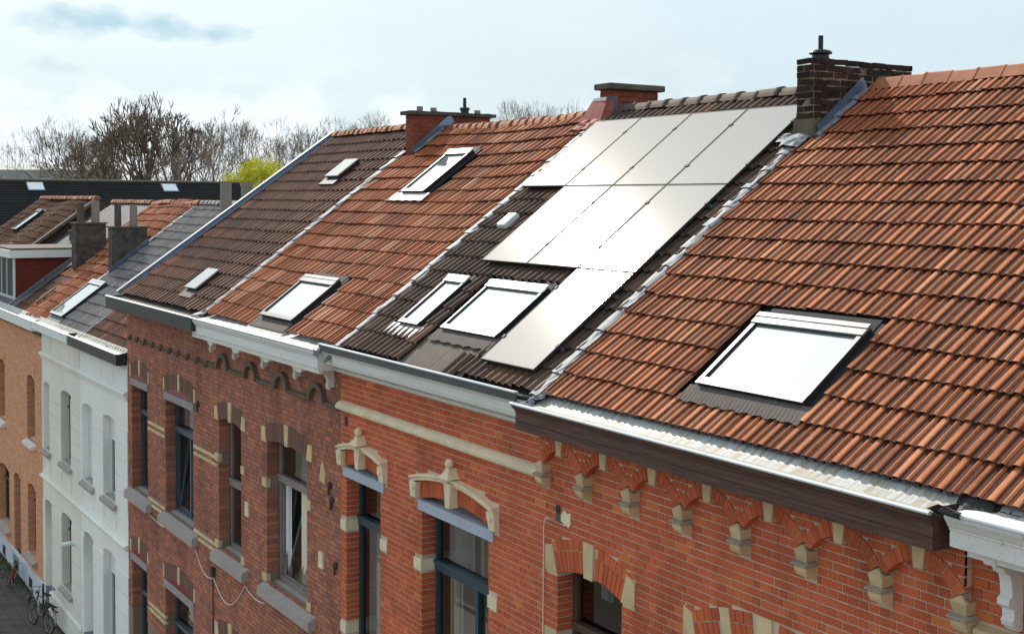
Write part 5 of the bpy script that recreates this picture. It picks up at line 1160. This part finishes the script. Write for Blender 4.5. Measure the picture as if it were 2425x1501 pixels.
gutterbox(HO, -29.3, XA0 - .06, -.28, 7.62, 7.90, 'white'); gutterbox(HP_, -34.2, -29.3, -.28, 7.62, 7.90, 'white')
q = MB(); q.ext_x([(-.06, 7.48), (-.06, 7.62), (.01, 7.62), (.01, 7.44)], -34.2, XA0); q.build('eaves_band', 'stone_grey', HO)
rO = roof_deck(HO, RA, -29.3, -24.74, 5.45)
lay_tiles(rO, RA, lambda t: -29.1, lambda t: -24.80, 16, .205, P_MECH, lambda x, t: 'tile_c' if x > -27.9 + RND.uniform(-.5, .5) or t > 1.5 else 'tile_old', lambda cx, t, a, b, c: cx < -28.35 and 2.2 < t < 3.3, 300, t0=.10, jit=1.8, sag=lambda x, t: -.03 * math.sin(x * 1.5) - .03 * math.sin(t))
ridge(rO, -29.2, -24.5, 4.33, 11.12, .30, .11, 'ridge_c', 'round', sag=lambda x: .03 * math.sin(x * 2))
q = MB(); RA.hexa(q, -27.52, -27.34, .55, 1.22, .06, .10); q.build('loose_plank', 'stone_grey', HO)
block_chimney(HO, -29.0, -28.42, 1.72, 2.62, 8.5, 10.50, [(-28.78, 1.95, .12, .60, 'pot_dark'), (-28.74, 2.38, .13, .66, 'pot')], 'blackened concrete chimney with two pots left of the similar one')
# dormer house
rP = roof_deck(HP_, RA, -34.2, -29.3, 5.45, m='slate')
q = MB(); 
for r in range(18):
    for k in range(26): RA.hexa(q, -34.15 + k * .187 + (.09 if r % 2 else 0), -34.15 + k * .187 + .18 + (.09 if r % 2 else 0), .2 + r * .29, .2 + r * .29 + .34, .0, .018 + .002 * RND.random())
q.build('slates', 'slate', rP, kind='stuff')
ridge(rP, -34.1, -29.3, 4.34, 11.13, .33, .11, 'ridge_c', 'round')
dm = MB(); dm.box(-33.4, -30.22, .30, 2.6, 7.9, 9.42); dor = dm.build('dormer', 'red_tile', HP_, label='red-clad dormer with white flat-roof fascia')
q = MB(); q.box(-33.55, -30.08, .10, 2.75, 9.42, 9.66); q.build('dormer_fascia', 'white', dor); q = MB(); q.box(-33.5, -30.12, .14, 2.75, 9.662, 9.72); q.build('dormer_roof', 'zinc_blue', dor)
for i in range(12):
    q = MB(); q.box(-30.218, -30.205, .34, 2.5, 8.0 + i * .118, 8.0 + i * .118 + .112); q.build('cladding_board', 'red_tile', dor)
q = MB(); q.box(-30.50, -30.22, .27, .31, 8.10, 9.40); q.box(-33.4, -30.5, .27, .31, 8.0, 8.2); q.build('dormer_frame', 'frame_white', dor)
q = MB(); q.box(-33.3, -30.5, .275, .30, 8.2, 9.38); q.build('dormer_pane', 'black', dor)
for x in (-31.4, -32.3): q = MB(); q.box(x - .05, x + .05, .255, .30, 8.2, 9.38); q.build('mullion', 'frame_white', dor)
q = MB(); RA.hexa(q, -30.2, -30.05, .1, 2.6, .0, .05); q.build('dormer_flashing', 'lead', dor)
block_chimney(HP_, -33.2, -32.8, 2.6, 3.8, 8.5, 10.15, [], None)
# taller house with a bare side gable at the far left
HQ = thing('terraced_house', (-41, 0, 0), 'far house with mossy brown roof and blackened brick side gable', 'house', 'terraced houses along the street')
RQ = Roof(-.05, 7.9); 
q = MB(); slab(q, -46, -36.6, 0, 7.9, 0, .2, []); q.build('wall', 'brick_tan', HQ)
q = MB(); q.add([(-36.6, 0, 0), (-36.6, 8.9, 0), (-36.6, 8.9, 7.9), (-36.6, 4.38, 11.33), (-36.6, 0, 7.95)], [(0, 1, 2, 3, 4)]); q.build('gable_wall', 'brick_gable', HQ)
rQ = roof_deck(HQ, RQ, -46, -36.62, 5.55)
lay_tiles(rQ, RQ, lambda t: -46, lambda t: -36.55, 16, .3, P_D, lambda x, t: 'tile_old', None, 300, jit=2.0, sag=lambda x, t: -.05 * math.sin(x))
ridge(rQ, -46, -36.6, 4.38, 11.25, .33, .12, 'ridge_c', 'round')
q = MB(); RQ.hexa(q, -36.75, -36.45, 0, 5.55, .0, .10); q.build('verge_band', 'concrete', HQ)
flashing(HQ, RQ, -40.6, .0, 5.4, m='lead', w=1.0)
skylight(HQ, RQ, -43.2, -42.3, 3.4, 4.7, n=.12, label='narrow roof window on the far brown roof')
q = MB(); slab(q, -36.6, -34.2, 0, 7.8, 0, .2, []); hR = thing('terraced_house', (-35.4, 0, 0), 'narrow slate-roofed house below the blackened gable', 'house', 'terraced houses along the street')
q.build('wall', 'brick_tan', hR); rR = roof_deck(hR, Roof(-.05, 7.6), -36.6, -34.2, 5.4, m='slate')
# ------------------------------------------------------------------ black-roofed building behind
def px(u, v, d): return CAM + (CF + CR * ((u - 1212.5) / 2984.2) - CU * ((v - 596.5) / 2984.2)) * d
A_, B_ = px(-300, 427, 72), px(566, 432, 84); A_.z = B_.z = (A_.z + B_.z) / 2
ax = (B_ - A_); LEN = ax.length; ax.normalize(); dn = Vector((ax.y, -ax.x, 0)); 
if dn.dot(CAM - A_) < 0: dn = -dn
SL = math.radians(36); dv = (dn * math.cos(SL) - Vector((0, 0, math.sin(SL)))); nv = (dn * math.sin(SL) + Vector((0, 0, math.cos(SL))))
HB = thing('long_building', (A_ + B_) / 2 - Vector((0, 0, (A_.z))), 'long low building with plain black roof behind the terraced houses', 'building')
bp = lambda a, t, n=0: A_ + ax * a + dv * t + nv * n
q = MB(); q.add([bp(0, 0), bp(LEN, 0), bp(LEN + .9, 5.6), bp(0, 5.6)], [(0, 1, 2, 3)])
bk = lambda a: A_ + ax * a - dn * 9.2 - Vector((0, 0, 3.3))
q.add([bp(0, 0), bp(LEN, 0), bk(LEN + .9), bk(0)], [(0, 3, 2, 1)]); q.add([bp(LEN, 0), bp(LEN + .9, 5.6), bk(LEN + .9)], [(0, 1, 2)])
rb = q.build('roof', 'slate_black', HB)
q = MB(); f0, f1 = bp(0, 5.3), bp(LEN + .8, 5.3); q.add([f0 - Vector((0, 0, f0.z)), f1 - Vector((0, 0, f1.z)), f1, f0], [(0, 1, 2, 3)]); q.build('wall', 'brick_gable', HB)
for r in range(20):
    q = MB(); t0 = .05 + r * .275
    q.hexa([bp(0, t0 + .29, .0), bp(LEN + t0 * .16, t0 + .29, .0), bp(LEN + t0 * .16, t0, .0), bp(0, t0, .0), bp(0, t0 + .29, .035), bp(LEN + t0 * .16, t0 + .29, .035), bp(LEN + t0 * .16, t0, .012), bp(0, t0, .012)]); q.build('roof_course', 'slate_black', rb)
q = MB(); q.tube([bp(0, 0, .05), bp(LEN, 0, .05)], .09, 8); q.build('ridge_capping', 'stone_grey', rb)
for u in (85, 401):
    # position along the ridge that lines up with the photographed roof windows
    best = min(range(400), key=lambda k: abs((view(bp(LEN * k / 400, .25)) or (9e9,))[0] - u + 4)); a = LEN * best / 400
    q = MB(); P8 = lambda a0, a1, t0, t1, n0, n1: q.hexa([bp(a0, t1, n0), bp(a1, t1, n0), bp(a1, t0, n0), bp(a0, t0, n0), bp(a0, t1, n1), bp(a1, t1, n1), bp(a1, t0, n1), bp(a0, t0, n1)])
    P8(a - .52, a + .52, .22, 1.12, .0, .09); s = q.build('skylight', 'frame_slate', HB)
    q = MB(); P8(a - .45, a + .45, .29, 1.03, .091, .10); q.build('pane', 'skyglass', s)

# far industrial hall on the horizon
q = MB(); c0, c1 = px(-200, 420, 420), px(235, 420, 420); c0.z = c1.z = 0; u_ = (c1 - c0); w_ = Vector((-u_.y, u_.x, 0)).normalized() * 25; zt = 20.5; zr = 22.5
HF = thing('industrial_hall', (c0 + c1) / 2, 'long pale industrial hall on the horizon behind the bare trees', 'building')
q.add([c0, c1, c1 + Vector((0, 0, zt)), c0 + Vector((0, 0, zt)), c0 + w_, c1 + w_, c1 + w_ + Vector((0, 0, zt)), c0 + w_ + Vector((0, 0, zt))], [(0, 1, 2, 3), (1, 5, 6, 2), (5, 4, 7, 6), (4, 0, 3, 7)]); q.build('wall', 'far_grey', HF)
q = MB(); m1, m2 = (c0 + w_ / 2) + Vector((0, 0, zr)), (c1 + w_ / 2) + Vector((0, 0, zr)); q.add([c0 + Vector((0, 0, zt)), c1 + Vector((0, 0, zt)), m2, m1, c0 + w_ + Vector((0, 0, zt)), c1 + w_ + Vector((0, 0, zt))], [(0, 1, 2, 3), (3, 2, 5, 4), (1, 5, 2), (0, 3, 4)]); q.build('roof', 'far_grey', HF)

# ------------------------------------------------------------------ trees
def tree_meshes(seed, h, fork, levels, ang, kids, rt, twig, dense):
    R = random.Random(seed); tr = MB(); cr = MB()
    def grow(p, d, l, r, lv):
        mid = p + d * l * .5 + Vector((R.gauss(0, .04), R.gauss(0, .04), 0)) * l
        d2 = (d + Vector((R.gauss(0, .12), R.gauss(0, .12), R.gauss(0, .06) + .04))).normalized(); e = mid + d2 * l * .5; r2 = r * .70
        thin = r2 < .045
        (cr if thin else tr).tube([p, mid, e], [max(r, twig), max((r + r2) / 2, twig), max(r2, twig * .8)], 3 if thin else 6, cap=False)
        if lv == 0:
            if dense:
                for _ in range(dense):
                    c = e + Vector((R.gauss(0, .35), R.gauss(0, .35), R.gauss(0, .35))); s = R.uniform(.05, .14); a = Vector((R.gauss(0, 1), R.gauss(0, 1), R.gauss(0, 1))).normalized() * s; b = Vector((R.gauss(0, 1), R.gauss(0, 1), R.gauss(0, 1))).normalized() * s * .5
                    cr.add([c - a, c + b, c + a], [(0, 1, 2)])
            return
        k = R.choice(kids)
        for i in range(k):
            ph = 2 * math.pi * (i + R.random() * .7) / k; th = math.radians(R.uniform(*ang)) * (.35 if (i == 0 and R.random() < .6) else 1)
            a = d2.cross(Vector((.3, .2, 1)) if abs(d2.z) < .95 else Vector((1, 0, 0))).normalized(); b = d2.cross(a)
            nd = (d2 * math.cos(th) + (a * math.cos(ph) + b * math.sin(ph)) * math.sin(th)); nd.z += .12; nd.normalize()
            grow(e, nd, l * R.uniform(.62, .84), r2 * (.85 if i == 0 else R.uniform(.55, .75)), lv - 1)
    grow(Vector((0, 0, 0)), Vector((0, 0, 1)), fork, rt, levels)
    top = max(v[2] for v in cr.v); s = h / top
    for mb in (tr, cr): mb.v = [(v[0] * s, v[1] * s, v[2] * s) for v in mb.v]
    wid = sorted(abs(v[0]) for v in cr.v)[int(len(cr.v) * .95)] * 2
    return tr, cr, wid
KINDS = {}
for key, mats_, args in (('pale', ('bark', 'twig'), dict(fork=5.0, levels=7, ang=(18, 44), kids=(2, 2, 3), rt=.34, twig=.016, dense=0)),
                         ('mid', ('bark_dark', 'twig'), dict(fork=4.2, levels=7, ang=(18, 42), kids=(2, 3, 3), rt=.40, twig=.017, dense=0)),
                         ('dark', ('bark_dark', 'twig_dark'), dict(fork=3.2, levels=7, ang=(14, 40), kids=(3, 3, 2), rt=.50, twig=.021, dense=0))):
    for s in range(3):
        tr, cr, wid = tree_meshes(sum(map(ord, key)) * 7 + s, 20, **args)
        KINDS[key, s] = (tr.mesh('trunk', mats_[0]), cr.mesh('crown', mats_[1]), wid)
tl = [(28, 346, 80, 170, 'pale', 'small pale bare tree at the far left of the skyline'), (128, 300, 130, 160, 'pale', 'spreading pale bare tree over the left end of the black roof'),
      (190, 293, 110, 150, 'mid', 'bare tree with brown twigs left of the big dark trees'), (240, 322, 90, 135, 'dark', 'low dense dark tree left of the tallest dark tree'),
      (300, 250, 120, 130, 'dark', 'left of the tallest dark bare trees'), (362, 244, 135, 128, 'dark', 'tallest dark bare tree in the middle of the clump'), (415, 262, 120, 132, 'dark', 'dark bare tree on the right of the tall clump'),
      (468, 322, 90, 126, 'mid', 'low brown tree right of the tall dark clump'), (512, 264, 130, 142, 'mid', 'tall fine-twigged tree between the dark clump and yellow bush'), (566, 302, 110, 130, 'mid', 'brown bushy tree just left of the yellow bush'),
      (650, 290, 130, 165, 'pale', 'pale bare tree behind the yellow bush'), (716, 290, 110, 150, 'mid', 'brown bare tree right of the yellow bush'), (752, 302, 90, 168, 'pale', 'pale bare tree close to the verge of the dark roof'),
      (850, 274, 110, 210, 'pale', 'bare tree top showing above the dark brown roof ridge'), (893, 284, 80, 214, 'pale', 'smaller bare tree top left of the long chimney'), (1188, 244, 95, 230, 'pale', 'bare tree top just right of the long chimney'),
      (1226, 262, 80, 242, 'pale', 'low bare tree top above the red roof ridge, second from the chimney'), (1262, 254, 90, 232, 'pale', 'bare tree top above the red roof ridge, third from the chimney'), (1322, 256, 85, 236, 'pale', 'bare tree top above the red ridge beside the mossy-capped chimney')]
for i, (u, vt, wp, d, key, lab) in enumerate(tl):
    top = px(u, vt, d); h = top.z; a, b, wid = KINDS[key, i % 3]
    T = thing('bare_tree', (top.x, top.y, 0), lab, 'tree', 'bare trees on the skyline'); sz = h / 19.0; sx = (wp * 1.5 / 2984.2 * d) / wid
    sx = max(.7 * sz, min(1.5 * sz, sx)); rz = RND.uniform(0, 6.28)
    for nm, me in (('trunk', a), ('crown', b)):
        o = bpy.data.objects.new(nm, me); COL.objects.link(o); o.parent = T; o.scale = (sx, sx, sz); o.rotation_euler = (0, 0, rz)
# brushwood along the foot of the trees
q = MB(); R2 = random.Random(5)
for i in range(5200):
    u = R2.uniform(-30, 760); d = R2.uniform(112, 150); g0 = px(u, 474, d); hmax = 11.3 + (474 - (396 + 22 * math.sin(u * .021) + 14 * math.sin(u * .07))) / 2984.2 * d
    if not (150 < u < 620) : hmax -= 1.3
    z = hmax * math.sqrt(R2.uniform(.25, 1)); p = Vector((g0.x, g0.y, z)); dr = Vector((R2.gauss(0, .5), R2.gauss(0, .5), R2.uniform(.3, 1))).normalized() * R2.uniform(.5, 1.5); w = Vector((CR.x, CR.y, 0)) * R2.uniform(.012, .035)
    q.add([p - w, p + w, p + dr], [(0, 1, 2)])
q.build('brushwood', 'twig_dark', None, kind='stuff', label='tangled brown brushwood below the bare trees', category='brushwood')
# yellow-green tree
tp = px(630, 366, 114); T = thing('yellow_green_tree', (tp.x, tp.y, 0), 'bright yellow-green leafing tree beside the dark roof verge', 'tree')
R3 = random.Random(9); q = MB(); q.tube([(tp.x, tp.y, 0), (tp.x + .1, tp.y, 4), (tp.x, tp.y, 9)], [.28, .22, .12], 7)
for k in range(16):
    a = R3.uniform(0, 6.28); q.tube([(tp.x, tp.y, R3.uniform(5, 9)), (tp.x + 2.2 * math.cos(a), tp.y + 2.2 * math.sin(a), R3.uniform(9, tp.z - .7))], [.07, .02], 4)
q.build('trunk', 'bark_dark', T)
q = MB(); cl = [(Vector((R3.uniform(-2.9, 2.9), R3.uniform(-2.9, 2.9), 0))) for _ in range(64)]
for c in cl:
    zt = tp.z - .35 - (c.length / 3.4) ** 2 * 1.0 - R3.uniform(0, 2.4); cc = Vector((tp.x + c.x, tp.y + c.y, zt)); rr = R3.uniform(.45, .95)
    for _ in range(260):
        v = Vector((R3.gauss(0, 1), R3.gauss(0, 1), R3.gauss(0, .8))) * rr * .5; s = R3.uniform(.05, .11); a = Vector((R3.gauss(0, 1), R3.gauss(0, 1), R3.gauss(0, 1))).normalized() * s; b = Vector((R3.gauss(0, 1), R3.gauss(0, 1), R3.gauss(0, 1))).normalized() * s * .6
        p = cc + v; q.add([p - a, p - b, p + a, p + b], [(0, 1, 2, 3)])
q.build('crown', 'leaf_y', T)

# ------------------------------------------------------------------ bicycles
def bicycle(loc, rz, lean, frame, label, small=1.0, guard='chrome', tyre='rubber'):
    T = thing('bicycle', loc, label, 'bicycle', 'bicycles leaning by the walls'); T.rotation_euler = (lean, 0, rz); T.scale = (small,) * 3
    def part(mb, name, m, parent=None, smooth=False):
        o = bpy.data.objects.new(name, mb.mesh(name, m)); COL.objects.link(o); o.parent = parent or T
        if smooth: o.data.polygons.foreach_set('use_smooth', [True] * len(o.data.polygons))
        return o
    Rw = .345
    for cx in (0, 1.08):
        q = MB(); q.tube([(cx + Rw * math.cos(k * math.pi / 14), 0, Rw + Rw * math.sin(k * math.pi / 14)) for k in range(29)], .021, 8, cap=False); w = part(q, 'wheel', tyre)
        q = MB(); q.tube([(cx + (Rw - .03) * math.cos(k * math.pi / 14), 0, Rw + (Rw - .03) * math.sin(k * math.pi / 14)) for k in range(29)], .010, 6, cap=False)
        for k in range(14):
            a = k * math.pi / 7; q.tube([(cx, .02 * (-1) ** k, Rw), (cx + (Rw - .03) * math.cos(a), 0, Rw + (Rw - .03) * math.sin(a))], .0022, 3, cap=False)
        q.tube([(cx, -.05, Rw), (cx, .05, Rw)], .02, 8); part(q, 'rim', 'chrome', w)
        q = MB(); vs = []; n = 14
        for k in range(n + 1):
            a = math.radians(20 + 165 * k / n) if cx == 0 else math.radians(20 + 160 * k / n)
            for yy, dr in ((-.03, 0), (0, .012), (.03, 0)): vs.append((cx + (Rw + .035 + dr) * math.cos(a), yy, Rw + (Rw + .035 + dr) * math.sin(a)))
        q.add(vs, [(3 * k + j, 3 * k + 3 + j, 3 * k + 4 + j, 3 * k + 1 + j) for k in range(n) for j in range(2)]); part(q, 'mudguard', guard)
    q = MB(); bb = (.46, 0, .29); hd = (.86, 0, .80); hb = (.90, 0, .66); st = (.34, 0, .78)
    for a, b, r in ((bb, hb, .019), (bb, st, .017), (st, hd, .016), ((0, .04, Rw), bb, .011), ((0, -.04, Rw), bb, .011), ((0, .03, Rw), (.36, .01, .70), .010), ((0, -.03, Rw), (.36, -.01, .70), .010), (hb, (.84, 0, .90), .02), (hb, (1.08, .045, Rw), .013), (hb, (1.08, -.045, Rw), .013)): q.tube([a, b], r, 8)
    part(q, 'frame', frame)
    q = MB(); q.tube([(.84, 0, .90), (.82, 0, 1.02), (.83, .10, 1.05), (.74, .28, 1.04), (.62, .29, 1.01)], .011, 7); q.tube([(.83, 0, 1.03), (.83, -.10, 1.05), (.74, -.28, 1.04), (.62, -.29, 1.01)], .011, 7); part(q, 'handlebar', 'chrome')
    q = MB(); q.tube([(.62, .29, 1.01), (.52, .29, .99)], .017, 8); q.tube([(.62, -.29, 1.01), (.52, -.29, .99)], .017, 8); part(q, 'grip', 'rubber')
    q = MB(); q.tube([st, (.31, 0, .92)], .012, 7); part(q, 'seat_post', 'chrome')
    q = MB(); prof = [(.46, .02), (.40, .035), (.32, .06), (.24, .09), (.19, .085), (.17, .05)]
    vs = []
    for x, w in prof: vs += [(x, -w, .93), (x, -w * .6, .965), (x, w * .6, .965), (x, w, .93)]
    q.add(vs, [(4 * k + j, 4 * k + 4 + j, 4 * k + 5 + j, 4 * k + 1 + j) for k in range(5) for j in range(3)]); q.add(vs, [(0, 1, 2, 3), (20, 21, 22, 23)]); part(q, 'saddle', 'rubber')
    q = MB(); q.lathe([(.09, -.006), (.09, .006)], (0, 0, 0), 18); o = part(q, 'chainring', 'chrome'); o.location = (.46, -.05, .29); o.rotation_euler = (math.pi / 2, 0, 0)
    q = MB(); q.tube([(.46, -.07, .29), (.58, -.07, .17)], .009, 6); q.tube([(.46, .07, .29), (.34, .07, .41)], .009, 6); q.box(.54, .63, -.15, -.07, .155, .18); q.box(.29, .38, .07, .15, .40, .425); part(q, 'crank', 'chrome')
    q = MB(); q.box(-.30, .28, -.06, .06, .735, .745); q.tube([(-.26, .05, .74), (0, .05, Rw)], .006, 5); q.tube([(-.26, -.05, .74), (0, -.05, Rw)], .006, 5); part(q, 'carrier', 'rubber')
    q = MB(); q.box(-.385, -.355, -.035, .035, .62, .68); part(q, 'rear_light', 'lamp_red'); q = MB(); q.lathe([(.045, -.03), (.05, .02), (.03, .03)], (0, 0, 0), 12); o = part(q, 'headlight', 'chrome'); o.location = (.97, 0, .86); o.rotation_euler = (0, math.pi / 2, 0)
    return T
bicycle((-22.55, -.42, 0), math.radians(190), math.radians(6), 'bike_grey', 'grey bicycle with chrome mudguards parked against the off-white stucco house')
bicycle((-27.75, -.30, 0), math.radians(-18), math.radians(-7), 'bike_red', 'small red bicycle parked against the plinth of the tan brick house', .66, 'bike_red', 'rubber')
